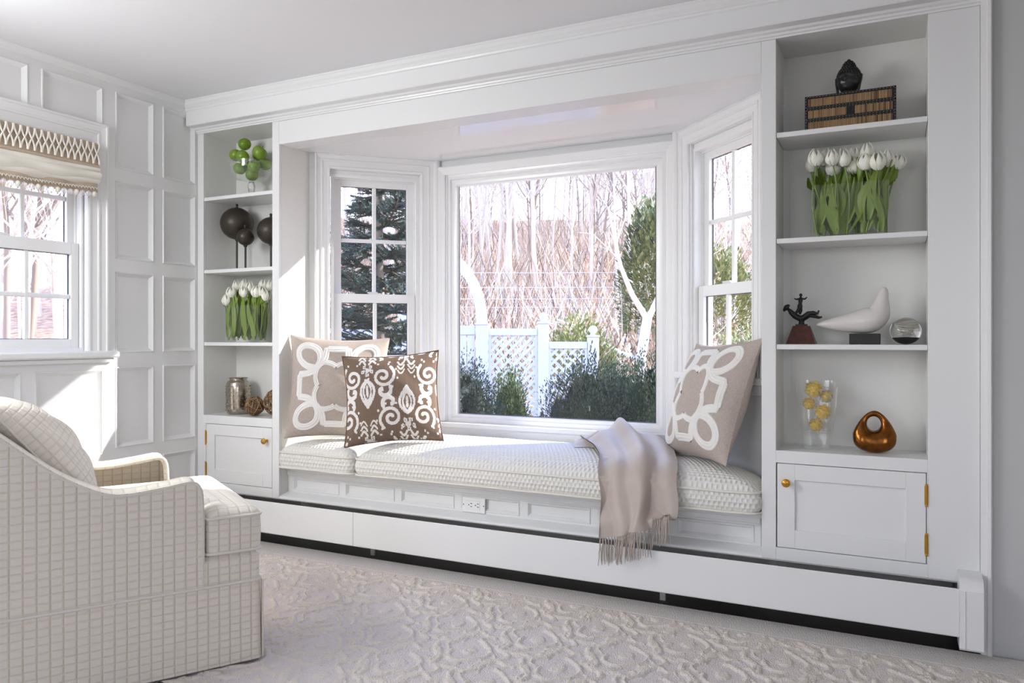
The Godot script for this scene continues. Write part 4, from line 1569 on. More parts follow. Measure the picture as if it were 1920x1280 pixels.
func braided_pillow(label: String, at: Vector3, rot: Basis, w: float, h: float, th: float, seed_: float) -> void:
	var t := thing("throw_pillow", label, "pillow", at, 0.0, "throw pillows on the window seat")
	t.basis = rot
	pillow(t, "cover", w, h, th, M.linen, seed_)
	var q := [Vector2(-0.74, 0.0), Vector2(-0.74, 0.19), Vector2(-0.73, 0.21), Vector2(-0.54, 0.24), Vector2(-0.40, 0.33), Vector2(-0.32, 0.48), Vector2(-0.36, 0.68), Vector2(-0.52, 0.79), Vector2(-0.70, 0.78), Vector2(-0.79, 0.66), Vector2(-0.75, 0.50), Vector2(-0.60, 0.38), Vector2(-0.42, 0.34), Vector2(-0.33, 0.40), Vector2(-0.24, 0.54), Vector2(-0.21, 0.73), Vector2(-0.19, 0.74), Vector2(0.0, 0.74)]
	for sx in [1, -1]:
		for sy in [1, -1]:
			var p := []
			for c in q:
				p.append(Vector2(c.x * sx, c.y * sy))
			braid(t, smooth_path(p), w, h, th, 0.135, seed_)
	var inner := []
	for c in [Vector2(-0.34, 0.0), Vector2(-0.37, 0.05), Vector2(-0.40, 0.18), Vector2(-0.36, 0.34), Vector2(-0.24, 0.44), Vector2(-0.08, 0.42), Vector2(0.0, 0.37)]:
		inner.append(c)
	for s in [Vector2(1, 1), Vector2(-1, 1), Vector2(-1, -1), Vector2(1, -1)]:
		var p := []
		for c in inner:
			p.append(Vector2(c.x * s.x, c.y * s.y))
		braid(t, smooth_path(p), w, h, th, 0.10, seed_)

func tilt(yaw: float, lean: float, roll: float) -> Basis:
	return Basis(V(0, 1, 0), yaw) * Basis(V(1, 0, 0), -lean) * Basis(V(0, 0, 1), roll)

# ---------------------------------------------------------------- furniture
func furniture() -> void:
	fabrics()
	rug()
	var a := thing("seat_cushion", "short cream waffle weave seat cushion under the left pillows", "cushion", Vector3.ZERO, 0.0, "window seat cushions")
	cushion(a, "cover", [Vector2(-3.012, 0.028), Vector2(-2.507, 0.028), Vector2(-2.507, -0.715), Vector2(-3.012, -0.225)], [[Vector2(-2.76, -0.16), Vector2(-2.66, -0.36)]], 0.4205, 0.512, 0.572, M.waffle)
	var c := thing("seat_cushion", "long cream waffle weave seat cushion running along the window seat", "cushion", Vector3.ZERO, 0.0, "window seat cushions")
	cushion(c, "cover", [Vector2(-2.495, 0.028), Vector2(-0.482, 0.028), Vector2(-0.486, -0.225), Vector2(-0.99, -0.715), Vector2(-2.495, -0.715)], [[Vector2(-2.18, -0.35), Vector2(-0.98, -0.30)]], 0.4205, 0.512, 0.588, M.waffle)
	braided_pillow("taupe linen pillow with white braid leaning at the left end of the window seat", V(-2.765, 0.857, -0.185), tilt(0.55, 0.14, -0.03), 0.55, 0.575, 0.115, 0.4)
	braided_pillow("taupe linen pillow with white braid leaning at the right end by the wide bookcase", V(-0.752, 0.852, -0.312), tilt(-0.83, 0.36, 0.06), 0.545, 0.57, 0.11, 1.9)
	var p := thing("throw_pillow", "brown pillow with off-white scrolling pattern leaning before the braided pillow", "pillow", V(-2.365, 0.815, -0.135), 0.0, "throw pillows on the window seat")
	p.basis = tilt(0.50, 0.22, 0.065)
	pillow(p, "cover", 0.51, 0.48, 0.11, M.ikat, 3.1, M.ikat_edge)
	throw_blanket()
	armchair()
	roman_shade()

# ---------------------------------------------------------------- rug
func rug_height(x: float, z: float) -> float:
	# staggered medallions, 0.34 x 0.40 m
	var gx := x / 0.34
	var gz := z / 0.40
	var best := 0.0
	for k in 2:
		var px := gx + 0.5 * k
		var pz := gz + 0.5 * k
		var cx := px - roundf(px)
		var cz := pz - roundf(pz)
		if absf(cx) + absf(cz) > 0.62:
			continue
		var r := sqrt(cx * cx * 1.15 + cz * cz)
		var a := atan2(cz, cx)
		var edge := 0.40 + 0.045 * cos(6.0 * a) + 0.02 * cos(11.0 * a + 1.0)
		best = maxf(best, 1.0 - absf(r - edge) / 0.040)
		if cos(a - 0.6) > -0.72:
			best = maxf(best, 1.0 - absf(r - 0.215 - 0.025 * cos(3.0 * a)) / 0.034)
		var pet := 0.30 + 0.05 * sin(8.0 * a)
		best = maxf(best, (1.0 - absf(r - pet) / 0.022) * (0.9 if sin(8.0 * a + 1.2) > -0.2 else 0.0))
		if r < 0.075:
			best = maxf(best, 0.42)
	return clampf(best, 0.0, 1.0)

func rug() -> void:
	var t := thing("area_rug", "large cream rug with carved scrolling relief and a flat woven border", "rug")
	var nz := FastNoiseLite.new()
	nz.frequency = 30.0
	nz.seed = 3
	var nz2 := FastNoiseLite.new()
	nz2.frequency = 6.0
	nz2.seed = 13
	var x0 := -3.45
	var x1 := 0.62
	var z0 := 0.175
	var z1 := 1.475
	var st := 0.0052
	var nu := int((x1 - x0) / st)
	var nv := int((z1 - z0) / st)
	var b := MB.new()
	var pts := PackedVector3Array()
	var hs := PackedFloat32Array()
	for j in nv:
		var z := lerpf(z0, z1, float(j) / (nv - 1))
		for i in nu:
			var x := lerpf(x0, x1, float(i) / (nu - 1))
			var wx := x + 0.012 * nz2.get_noise_2d(x, z)
			var wz := z + 0.012 * nz2.get_noise_2d(z + 9.0, x)
			var h := rug_height(wx, wz)
			h = smoothstep(0.0, 0.55, h)
			h *= smoothstep(-0.55, 0.1, nz.get_noise_2d(x * 0.8, z * 0.8) + 0.25)
			if j < 6:
				h *= j / 6.0
			hs.append(h)
			pts.append(V(x, 0.011 + 0.0068 * h + 0.0016 * nz.get_noise_2d(x * 3.0, z * 3.0), z))
	b.grid(pts, nu, nv, PackedVector2Array(), false, false, true)
	var lo := Color(0.71, 0.645, 0.615)
	var hi := Color(0.73, 0.665, 0.58)
	for k in hs.size():
		b.c[k] = lo.lerp(hi, hs[k])
	obj("carved_pile", b, M.rug, t, true)
	var e := MB.new()
	e.col = Color(0.69, 0.645, 0.61)
	e.box(V(-3.6, 0.0, 0.018), V(2.6, 0.0115, z0), 0.003)
	e.box(V(-3.6, 0.0, z0), V(x0, 0.0115, 4.4), 0.003)
	obj("border", e, M.rug, t, true)
	var f := MB.new()
	f.col = Color(0.63, 0.58, 0.54)
	f.box(V(x0, 0.0, z1), V(2.6, 0.013, 4.4), 0.003)
	f.box(V(x1, 0.0, z0), V(2.6, 0.013, z1), 0.003)
	f.box(V(x0, 0.0, z0), V(x1, 0.008, z1))
	obj("backing", f, M.rug, t, true)

# ---------------------------------------------------------------- throw
func throw_blanket() -> void:
	var t := thing("throw_blanket", "taupe fringed throw draped over the front of the window seat", "blanket")
	var nz := FastNoiseLite.new()
	nz.frequency = 3.0
	nz.seed = 6
	# centre line: (x, y, z), half width
	var line := [[-1.29, 0.622, -0.64, 0.18], [-1.27, 0.660, -0.56, 0.20], [-1.21, 0.668, -0.45, 0.21], [-1.13, 0.636, -0.32, 0.205], [-1.07, 0.612, -0.20, 0.19], [-1.02, 0.600, -0.08, 0.178], [-0.995, 0.575, 0.0, 0.175], [-0.985, 0.530, 0.050, 0.172], [-0.975, 0.46, 0.068, 0.168], [-0.968, 0.40, 0.086, 0.162], [-0.962, 0.360, 0.108, 0.155], [-0.962, 0.335, 0.112, 0.153]]
	var cv := []
	for q in line:
		cv.append(q)
	var nu := 61
	var nv := 90
	var pts := PackedVector3Array()
	for j in nv:
		var f := float(j) / (nv - 1) * (line.size() - 1)
		var k := mini(int(f), line.size() - 2)
		var g := f - k
		var p := []
		for d in 4:
			p.append(cubic_interpolate(line[k][d], line[k + 1][d], line[maxi(k - 1, 0)][d], line[mini(k + 2, line.size() - 1)][d], g))
		var hang := smoothstep(5.0, 9.5, f)
		var bunch := smoothstep(4.0, 1.0, f)
		for i in nu:
			var u := 2.0 * i / (nu - 1) - 1.0
			var x: float = p[0] + u * p[3]
			var y: float = p[1]
			var z: float = p[2]
			# long folds running down the cloth
			var fold := 0.020 * sin(u * 4.2 + 0.8 + 0.35 * f * 0.3) + 0.013 * sin(u * 9.5 + 1.0 - 0.12 * f)
			var deep := maxf(0.0, 1.0 - absf(u - 0.36) / 0.10)
			z += hang * (fold + 0.012 - 0.020 * deep)
			x += hang * 0.012 * sin(u * 6.0 + f)
			y += (1.0 - hang) * (0.018 * sin(u * 4.2 + 0.8 + 0.1 * f) + 0.012 * sin(u * 9.5 + 1.0 - 0.12 * f) + 0.014)
			y += bunch * (0.016 * sin(u * 5.0 + f * 1.3) + 0.012 * nz.get_noise_2d(x * 1.2, z * 1.2) - 0.05 * u * u)
			z += bunch * 0.02 * sin(u * 6.0)
			y += -0.045 * maxf(0.0, -0.25 - u * 0.25) * hang + hang * smoothstep(9.0, 11.0, f) * (0.050 * (u - 0.1) + (0.035 if u > 0.38 else 0.0))
			# keep clear of the seat
			if f < 7.0:
				y = maxf(y, 0.5925 if z < -0.07 else lerpf(0.5925, 0.53, clampf((z + 0.07) / 0.11, 0.0, 1.0)))
			else:
				z = maxf(z, lerpf(0.052, 0.106, smoothstep(8.0, 10.0, f)))
			pts.append(V(x, y, z))
	var b := MB.new()
	b.grid(pts, nu, nv, PackedVector2Array(), false, false, false)
	# underside, a few millimetres in
	var under := PackedVector3Array()
	for k in pts.size():
		under.append(pts[k] - b.n[k] * 0.004)
	b.grid(under, nu, nv, PackedVector2Array(), false, false, true)
	obj("cloth", b, M.cashmere, t)
	# second fold lying at the back
	var fb := MB.new()
	var fp := PackedVector3Array()
	for j in 24:
		for i in 24:
			var u := 2.0 * i / 23.0 - 1.0
			var v := 2.0 * j / 23.0 - 1.0
			var rr := sqrt(u * u * 0.8 + v * v)
			fp.append(V(-1.34 + 0.13 * u + 0.05 * v, 0.592 + 0.075 * maxf(0.0, 1.0 - rr) + 0.012 * sin(v * 7.0 + u * 2.0) * maxf(0.0, 1.1 - rr), -0.46 + 0.13 * v + 0.03 * sin(u * 3.0)))
	fb.grid(fp, 24, 24, PackedVector2Array(), false, false, true)
	obj("cloth_fold", fb, M.cashmere, t)
	# knotted fringe
	var r := RandomNumberGenerator.new()
	r.seed = 12
	var last := (nv - 1) * nu
	for k in 34:
		var fi := 0.6 + 58.6 * k / 33.0
		var i0 := int(fi)
		var p: Vector3 = pts[last + i0].lerp(pts[last + i0 + 1], fi - i0)
		var tb := MB.new()
		tb.ball(p + V(0, -0.012, 0), V(0.0042, 0.006, 0.0042), 6, 4)
		for q in 2:
			var path := [p + V(0, 0.002, 0), p + V(0, -0.014, 0)]
			var sx := r.randf_range(-0.012, 0.012)
			var sz := r.randf_range(0.0, 0.010)
			for s in range(1, 5):
				path.append(p + V(sx * s / 4.0 + r.randf_range(-0.002, 0.002), -0.014 - 0.024 * s * r.randf_range(0.9, 1.1), sz * s / 4.0))
			tb.tube(path, [0.0022, 0.003, 0.0024, 0.0022, 0.002, 0.0012], 4)
		obj("tassel", tb, M.cashmere, t)

# ---------------------------------------------------------------- armchair
# slab with softened rims: outline in (z, y), thickness along x from xa (outer) to xb
func puff(outline: Array, xa: float, xb: float, rim: float) -> MB:
	var per := smooth_path(outline + [outline[0]], 4)
	var nu := per.size()
	var area := 0.0
	for i in nu - 1:
		area += per[i].x * per[i + 1].y - per[i + 1].x * per[i].y
	var nrm := []
	for i in nu:
		var a: Vector2 = per[nu - 2 if i == 0 else i - 1]
		var c: Vector2 = per[1 if i == nu - 1 else i + 1]
		var d := (c - a).normalized()
		nrm.append(Vector2(d.y, -d.x) * signf(area))
	var lev := []
	for k in 6:
		var a := PI / 2 * k / 5.0
		lev.append([xa - signf(xa - xb) * rim * (1.0 - sin(a)), rim * (1.0 - cos(PI / 2 - a))])
	for k in 6:
		var a := PI / 2 * (5 - k) / 5.0
		lev.append([xb + signf(xa - xb) * rim * (1.0 - sin(a)), rim * (1.0 - cos(PI / 2 - a))])
	# order from the outer face to the inner face
	var rows := []
	for k in 6:
		rows.append([lev[5 - k][0], lev[5 - k][1]])
	for k in 6:
		rows.append([lev[6 + k][0], lev[6 + k][1]])
	var pts := PackedVector3Array()
	for r in rows:
		for i in nu:
			var p: Vector2 = per[i] - nrm[i] * r[1]
			pts.append(V(r[0], p.y, p.x))
	var b := MB.new()
	b.grid(pts, nu, rows.size(), PackedVector2Array(), true, false, (area > 0.0) == (xa > xb))
	for e in [0, rows.size() - 1]:
		var poly := PackedVector2Array()
		for i in nu - 1:
			var p: Vector2 = per[i] - nrm[i] * rows[e][1]
			poly.append(p)
		var tr := Geometry2D.triangulate_polygon(poly)
		var base := b.v.size()
		var sx := signf(xa - xb) * (1.0 if e == 0 else -1.0)
		for p in poly:
			b.put(V(rows[e][0], p.y, p.x), V(sx, 0, 0))
		for i in range(0, tr.size(), 3):
			b.face(base + tr[i], base + tr[i + 1], base + tr[i + 2])
	return b

func armchair() -> void:
	var t := thing("armchair", "cream armchair in a woven windowpane check facing the bay", "armchair", V(-1.976, 0.006, 1.192), deg_to_rad(-30.4))
	var W := 0.78
	# skirt, slightly flared, with an open pleat at the near front corner
	var sb := MB.new()
	var per := round_plan([Vector2(-W, 0.0), Vector2(0.0, 0.0), Vector2(0.0, 0.93), Vector2(-W, 0.93)], 0.025)
	per.append(per[0])
	var pts := PackedVector3Array()
	var lv := [0.290, 0.22, 0.13, 0.05, 0.016]
	for j in lv.size():
		for p in per:
			var c := Vector2(-W / 2, 0.465)
			var o: Vector2 = (p - c)
			var k: float = 1.0 + 0.012 * j / 4.0
			pts.append(V(c.x + o.x * k, lv[j], c.y + o.y * k))
	sb.grid(pts, per.size(), lv.size(), PackedVector2Array(), true, false, not _turns_left(per))
	obj("skirt", sb, M.grid, t)
	var kp := MB.new()
	kp.box(V(-0.022, 0.016, -0.008), V(0.002, 0.284, -0.003), 0.002)
	obj("skirt_pleat", kp, M.grid, t)
	var wp := []
	for p in per:
		wp.append(V(p.x, 0.288, p.y))
	var wb := MB.new()
	wb.tube(wp, 0.0055, 6, false)
	obj("welt", wb, M.welt, t)
	# deck band in front of the arms
	var db := MB.new()
	db.box(V(-W + 0.006, 0.262, 0.003), V(-0.004, 0.386, 0.60), 0.014)
	obj("deck", db, M.grid, t)
	# arms sweeping up into the back
	var ol := [Vector2(0.186, 0.288), Vector2(0.186, 0.42), Vector2(0.188, 0.57), Vector2(0.196, 0.625), Vector2(0.225, 0.648), Vector2(0.30, 0.640), Vector2(0.40, 0.630), Vector2(0.47, 0.634), Vector2(0.545, 0.668), Vector2(0.622, 0.718), Vector2(0.69, 0.775), Vector2(0.757, 0.833), Vector2(0.83, 0.885), Vector2(0.90, 0.905), Vector2(0.935, 0.88), Vector2(0.935, 0.60), Vector2(0.93, 0.288), Vector2(0.6, 0.288)]
	for q in [[-0.002, -0.112], [-W + 0.002, -W + 0.112]]:
		var arm := obj("arm", puff(ol, q[0], q[1], 0.020), M.grid, t)
		var path := []
		for i in range(0, 14):
			path.append(ol[i])
		var sm := smooth_path(path, 5)
		for x in [q[0] - signf(q[0] - q[1]) * 0.004, q[1] + signf(q[0] - q[1]) * 0.004]:
			var ap := []
			for i in sm.size():
				var a: Vector2 = sm[maxi(i - 1, 0)]
				var c: Vector2 = sm[mini(i + 1, sm.size() - 1)]
				var d := (c - a).normalized()
				var o := Vector2(-d.y, d.x) * -0.006
				ap.append(V(x, sm[i].y + o.y, sm[i].x + o.x))
			var pb := MB.new()
			pb.tube(ap, 0.0055, 6)
			obj("piping", pb, M.welt, arm)
	# back slab
	var bl := [Vector2(0.70, 0.30), Vector2(0.70, 0.45), Vector2(0.745, 0.70), Vector2(0.79, 0.90), Vector2(0.84, 0.945), Vector2(0.90, 0.945), Vector2(0.93, 0.90), Vector2(0.93, 0.60), Vector2(0.925, 0.30)]
	obj("back", puff(bl, -0.105, -W + 0.105, 0.02), M.grid, t)
	# T-shaped seat cushion: body between the arms and a front bar with ears
	var sc := Node3D.new()
	sc.name = "seat_cushion"
	t.add_child(sc)
	cushion(sc, "cushion_body", [Vector2(-W + 0.118, 0.02), Vector2(-0.118, 0.02), Vector2(-0.118, 0.72), Vector2(-W + 0.118, 0.72)], [[Vector2(-W / 2 - 0.12, 0.37), Vector2(-W / 2 + 0.12, 0.37)]], 0.386, 0.512, 0.562, M.grid, 0.03, 0.002)
	cushion(sc, "cushion_front", [Vector2(-W + 0.004, -0.004), Vector2(-0.004, -0.004), Vector2(-0.004, 0.182), Vector2(-W + 0.004, 0.182)], [[Vector2(-W + 0.10, 0.088), Vector2(-0.10, 0.088)]], 0.385, 0.513, 0.545, M.grid, 0.03, 0.002)
	# loose back pillow
	var p := Node3D.new()
	p.name = "back_pillow"
	t.add_child(p)
	p.position = V(-W / 2, 0.725, 0.645)
	p.basis = Basis(V(1, 0, 0), deg_to_rad(38.0)) * Basis(V(0, 1, 0), PI)
	pillow(p, "pillow_cover", 0.56, 0.50, 0.115, M.grid, 0.7, M.welt)

# ---------------------------------------------------------------- roman shade
func roman_shade() -> void:
	var t := thing("roman_shade", "cream gathered fabric shade with smocked header and beaded fringe on the left window", "shade")
	var x := XL + 0.035
	var za := 0.655
	var zb := 1.50
	part(t, "header_band", V(XL + 0.030, 1.992, za), V(x + 0.014, 2.112, zb), M.tan, 0.006)
	part(t, "header_trim", V(x + 0.012, 1.984, za - 0.002), V(x + 0.020, 2.000, zb), M.tan, 0.003)
	# smocking cords: two crossing zigzags
	var n := 26
	var step := (zb - za) / n
	for i in n:
		for s in [0, 1]:
			var z0 := za + step * i
			var path := []
			for k in 9:
				var f := k / 8.0
				var off := 0.5 * step * (1.0 - absf(cos(PI * f)))
				path.append(V(x + 0.017 + 0.004 * sin(PI * f), lerpf(2.108, 2.004, f), z0 + (off if s == 0 else step - off)))
			var b := MB.new()
			b.tube(path, [0.006, 0.0055, 0.005, 0.0045, 0.0042, 0.0045, 0.005, 0.0055, 0.006], 5)
			obj("smocking_pleat", b, M.silk, t)
	# swagged folds
	var nu := 60
	for q in [[0, 1.992, 1.955, 0.030], [1, 1.972, 1.905, 0.046], [2, 1.940, 1.893, 0.034]]:
		var b := MB.new()
		var pts := PackedVector3Array()
		for j in 13:
			var f := j / 12.0
			for i in nu:
				var g := float(i) / (nu - 1)
				var z := lerpf(za + 0.004, zb - 0.004, g)
				var sag := 0.028 * sin(PI * clampf(g * 1.0, 0.0, 1.0)) * f
				var y: float = lerpf(q[1], q[2], f) - sag + 0.012 * (1.0 - f) * 0.0
				var bulge: float = q[3] * sin(PI * pow(f, 0.8)) + 0.006 * sin(g * 19.0 + q[0] * 2.0 + f * 3.0) * sin(PI * f)
				pts.append(V(x + bulge, y, z))
		b.grid(pts, nu, 13, PackedVector2Array(), false, false, true)
		obj("fabric_fold", b, M.silk, t)
	# flat hem with woven trim and bead fringe
	var hb := MB.new()
	var hp := PackedVector3Array()
	for j in 4:
		for i in nu:
			var g := float(i) / (nu - 1)
			hp.append(V(x + 0.022 + 0.004 * sin(g * 30.0), lerpf(1.905, 1.860, j / 3.0) - 0.016 * sin(PI * g), lerpf(za + 0.012, zb - 0.012, g)))
	hb.grid(hp, nu, 4, PackedVector2Array(), false, false, true)
	obj("hem_trim", hb, M.tan, t)
	for i in 50:
		var g := (i + 0.5) / 50.0
		var z := lerpf(za + 0.014, zb - 0.014, g)
		var y := 1.874 - 0.016 * sin(PI * g)
		var lb := MB.new()
		lb.tube([V(x + 0.028, y + 0.012, z - 0.006), V(x + 0.032, y + 0.000, z), V(x + 0.028, y + 0.012, z + 0.006)], 0.003, 4)
		obj("trim_loop", lb, M.silk, t)
	for i in 26:
		var g := (i + 0.5) / 26.0
		var z := lerpf(za + 0.016, zb - 0.016, g)
		var y := 1.866 - 0.016 * sin(PI * g)
		var b := MB.new()
		b.lathe([Vector2(0.0, 0.0), Vector2(0.004, 0.0), Vector2(0.0105, -0.006), Vector2(0.0125, -0.014), Vector2(0.0105, -0.022), Vector2(0.004, -0.028), Vector2(0.0, -0.028)], 10, V(x + 0.024, y, z))
		obj("bead", b, M.crystal if i % 3 else M.silk, t)
		var b2 := MB.new()
		b2.ball(V(x + 0.024, y - 0.032, z), V(0.004, 0.004, 0.004), 6, 4)
		b2.ball(V(x + 0.024, y - 0.010, z + 0.5 * (zb - za) / 26.0), V(0.0035, 0.005, 0.0035), 6, 4)
		obj("small_bead", b2, M.tan, t)

# ---------------------------------------------------------------- things on the shelves
func small_things() -> void:
	M.apple = mat(Color(1, 1, 1), 0.30)
	M.apple.vertex_color_use_as_albedo = true
	M.stemwood = mat(Color(0.35, 0.26, 0.14), 0.8)
	M.clear = glassy(Color(0.96, 0.985, 0.97), 0.014)
	M.clear.metallic_specular = 0.34
	M.clear2 = glassy(Color(0.96, 0.985, 0.97), 0.02)
	M.clear2.metallic_specular = 0.55
	M.solidglass = mat(Color(1, 1, 1, 0.0), 0.0)
	M.solidglass.refraction_enabled = true
	M.solidglass.refraction_scale = 0.05
	M.bronze_dark = mat(Color(0.27, 0.24, 0.21), 0.42, 0.55)
	M.tulip_white = mat(Color(0.96, 0.955, 0.90), 0.55)
	M.tulip_white.backlight = Color(0.35, 0.35, 0.28)
	M.leafgreen = mat(Color(0.44, 0.54, 0.18), 0.42)
	M.leafgreen.backlight = Color(0.22, 0.34, 0.08)
	M.stemgreen = mat(Color(0.50, 0.60, 0.29), 0.45)
	M.mercury = mat(Color(0.80, 0.775, 0.74), 0.22, 1.0)
	M.mercury.albedo_texture = noise_tex(0.03, 256, false, 1, 17, 4, Color(0.74, 0.71, 0.67), Color(1.0, 0.99, 0.97))
	tri(M.mercury, 5.0, false)
	M.twig = mat(Color(0.46, 0.34, 0.23), 0.7)
	M.twig2 = mat(Color(0.66, 0.54, 0.39), 0.7)
	M.black = mat(Color(0.075, 0.07, 0.068), 0.45)
	M.blackstone = mat(Color(0.15, 0.145, 0.14), 0.3)
	M.quill = mat(Color(1, 1, 1), 0.45)
	M.quill.vertex_color_use_as_albedo = true
	M.ivory = mat(Color(0.9, 0.88, 0.82), 0.5)
	M.mahogany = mat(Color(0.38, 0.17, 0.09), 0.35)
	M.mahogany.albedo_texture = noise_tex(0.02, 256, false, 1, 23, 4, Color(0.6, 0.6, 0.6), Color(1, 1, 1))
	tri(M.mahogany, 8.0, false)
	M.birdclay = mat(Color(0.87, 0.845, 0.825), 0.22)
	M.bronze = mat(Color(0.62, 0.40, 0.20), 0.22, 1.0)
	M.bronze.albedo_texture = noise_tex(0.02, 256, false, 1, 29, 4, Color(0.7, 0.66, 0.6), Color(1, 1, 1))
	tri(M.bronze, 7.0, false)
	M.yellow = mat(Color(1, 1, 1), 0.6)
	M.yellow.vertex_color_use_as_albedo = true
	apples()
	orbs()
	tulips()
	jar_and_twigs()
	head_and_box()
	sculptures()
	glass_vase()

func apples() -> void:
	var b := thing("footed_bowl", "clear glass footed bowl full of green apples on the narrow bookcase's top shelf", "bowl", V(-3.345, 1.945, -0.122))
	var s := MB.new()
	s.lathe([Vector2(0.012, 0.092), Vector2(0.045, 0.094), Vector2(0.082, 0.106), Vector2(0.104, 0.132), Vector2(0.114, 0.165), Vector2(0.118, 0.200), Vector2(0.1205, 0.201), Vector2(0.121, 0.199), Vector2(0.117, 0.165), Vector2(0.107, 0.130), Vector2(0.085, 0.102), Vector2(0.046, 0.089), Vector2(0.012, 0.087)], 40)
	obj("bowl_shell", s, M.clear2, b)
	var f := MB.new()
	f.lathe([Vector2(0.0, 0.0), Vector2(0.048, 0.0), Vector2(0.048, 0.004), Vector2(0.030, 0.010), Vector2(0.017, 0.020), Vector2(0.016, 0.030), Vector2(0.022, 0.048), Vector2(0.024, 0.062), Vector2(0.018, 0.078), Vector2(0.014, 0.088), Vector2(0.0, 0.089)], 28)
	obj("stem", f, M.solidglass, b)
	# apple mesh
	var am := MB.new()
	var pts := PackedVector3Array()
	var rows := 18
	var seg := 22
	for j in rows + 1:
		var t := PI * j / rows
		for i in seg + 1:
			var a := TAU * i / seg
			var rr := 0.037 * sin(t) * (1.0 + 0.06 * cos(t) + 0.02 * cos(5.0 * a) * pow(sin(t / 2.0), 6))
			var y := 0.0345 * cos(t) - 0.013 * exp(-pow(sin(t) / 0.28, 2)) * (1.0 if t < PI / 2 else -0.7)
			pts.append(V(rr * cos(a), y, rr * sin(a)))
	am.grid(pts, seg + 1, rows + 1, PackedVector2Array(), true, false, false)
	for k in am.v.size():
		var q := am.v[k]
		var blush := clampf((q.x + q.y * 0.6) / 0.05, 0.0, 1.0)
		am.c[k] = Color(0.165, 0.29, 0.022).lerp(Color(0.32, 0.40, 0.04), blush * 0.5 + 0.2 * sin(q.z * 160.0) * 0.5)
	var mesh := am.mesh(true)
	var sm := MB.new()
	sm.tube([V(0, 0.018, 0), V(0.002, 0.030, 0.001), V(0.005, 0.038, 0.002)], [0.0016, 0.0014, 0.0018], 5)
	var smesh := sm.mesh()
	var r := RandomNumberGenerator.new()
	r.seed = 15
	var where := [["topmost green apple crowning the pile in the glass bowl", V(-3.395, 2.258, -0.118)], ["green apple at the left rim of the glass bowl", V(-3.447, 2.196, -0.100)], ["large green apple at the right rim of the glass bowl", V(-3.252, 2.188, -0.090)], ["green apple at the front centre of the glass bowl", V(-3.338, 2.166, -0.046)], ["green apple low at the front right of the glass bowl", V(-3.292, 2.114, -0.088)], ["green apple low at the front left of the glass bowl", V(-3.392, 2.108, -0.078)], ["green apple half hidden under the left rim apple", V(-3.415, 2.140, -0.148)], ["green apple half hidden behind the right rim apple", V(-3.282, 2.140, -0.165)], ["green apple peeking out at the back of the bowl", V(-3.330, 2.196, -0.165)]]
	for q in where:
		var t := thing("apple", q[0], "apple", q[1] , 0.0, "green apples in the glass bowl")
		inst("fruit", mesh, M.apple, t)
		inst("stalk", smesh, M.stemwood, t)
		t.rotation = V(r.randf_range(-0.7, 0.7), r.randf() * TAU, r.randf_range(-0.7, 0.7))
		if q[0].begins_with("large"):
			t.scale = Vector3.ONE * 1.12
	# one slice of green seen at the bottom of the bowl
	var t := thing("apple", "green apple lying at the very bottom of the glass bowl", "apple", V(-3.345, 2.076, -0.125), 0.4, "green apples in the glass bowl")
	inst("fruit", mesh, M.apple, t)

func orbs() -> void:
	var lab := ["largest dark bronze ball on a rod, at the left of its shelf", "smallest dark bronze ball on a rod, in front of the largest", "middle-sized dark bronze ball on a rod beside the bay"]
	var spec := [[V(-3.474, 1.804, -0.135), 0.094], [V(-3.345, 1.711, -0.075), 0.049], [V(-3.213, 1.746, -0.140), 0.078]]
	for k in 3:
		var p: Vector3 = spec[k][0]
		var r: float = spec[k][1]
		var h: float = p.y - 1.525
		var t := thing("ball_sculpture", lab[k], "sculpture", V(p.x, 1.525, p.z), 0.0, "bronze balls on rods")
		part(t, "base", V(-0.045, 0, -0.035), V(0.045, 0.005, 0.035), M.bronze_dark, 0.001)
		var rb := MB.new()
		rb.tube([V(0, 0.004, 0), V(0, h - r + 0.004, 0)], 0.0058, 8)
		obj("rod", rb, M.bronze_dark, t)
		var sb := MB.new()
		var prof := []
		for j in 25:
			var a := PI * j / 24.0 - PI / 2
			var rr := r * cos(a)
			if j == 12:
				prof.append(Vector2(rr + 0.0004, h - 0.0014))
				prof.append(Vector2(rr - 0.0012, h))
				prof.append(Vector2(rr + 0.0004, h + 0.0014))
			else:
				prof.append(Vector2(maxf(rr, 0.0), h + r * sin(a)))
		sb.lathe(prof, 36)
		obj("ball", sb, M.bronze_dark, t)
		var fb := MB.new()
		fb.lathe([Vector2(0.0, h + r - 0.002), Vector2(0.010, h + r - 0.001), Vector2(0.008, h + r + 0.004), Vector2(0.005, h + r + 0.006), Vector2(0.0085, h + r + 0.012), Vector2(0.0085, h + r + 0.017), Vector2(0.004, h + r + 0.022), Vector2(0.0, h + r + 0.023)], 14)
		obj("finial", fb, M.bronze_dark, t)
		var cb := MB.new()
		cb.lathe([Vector2(0.0, h - r - 0.008), Vector2(0.009, h - r - 0.008), Vector2(0.012, h - r - 0.002), Vector2(0.012, h - r + 0.004)], 12)
		obj("collar", cb, M.bronze_dark, t)

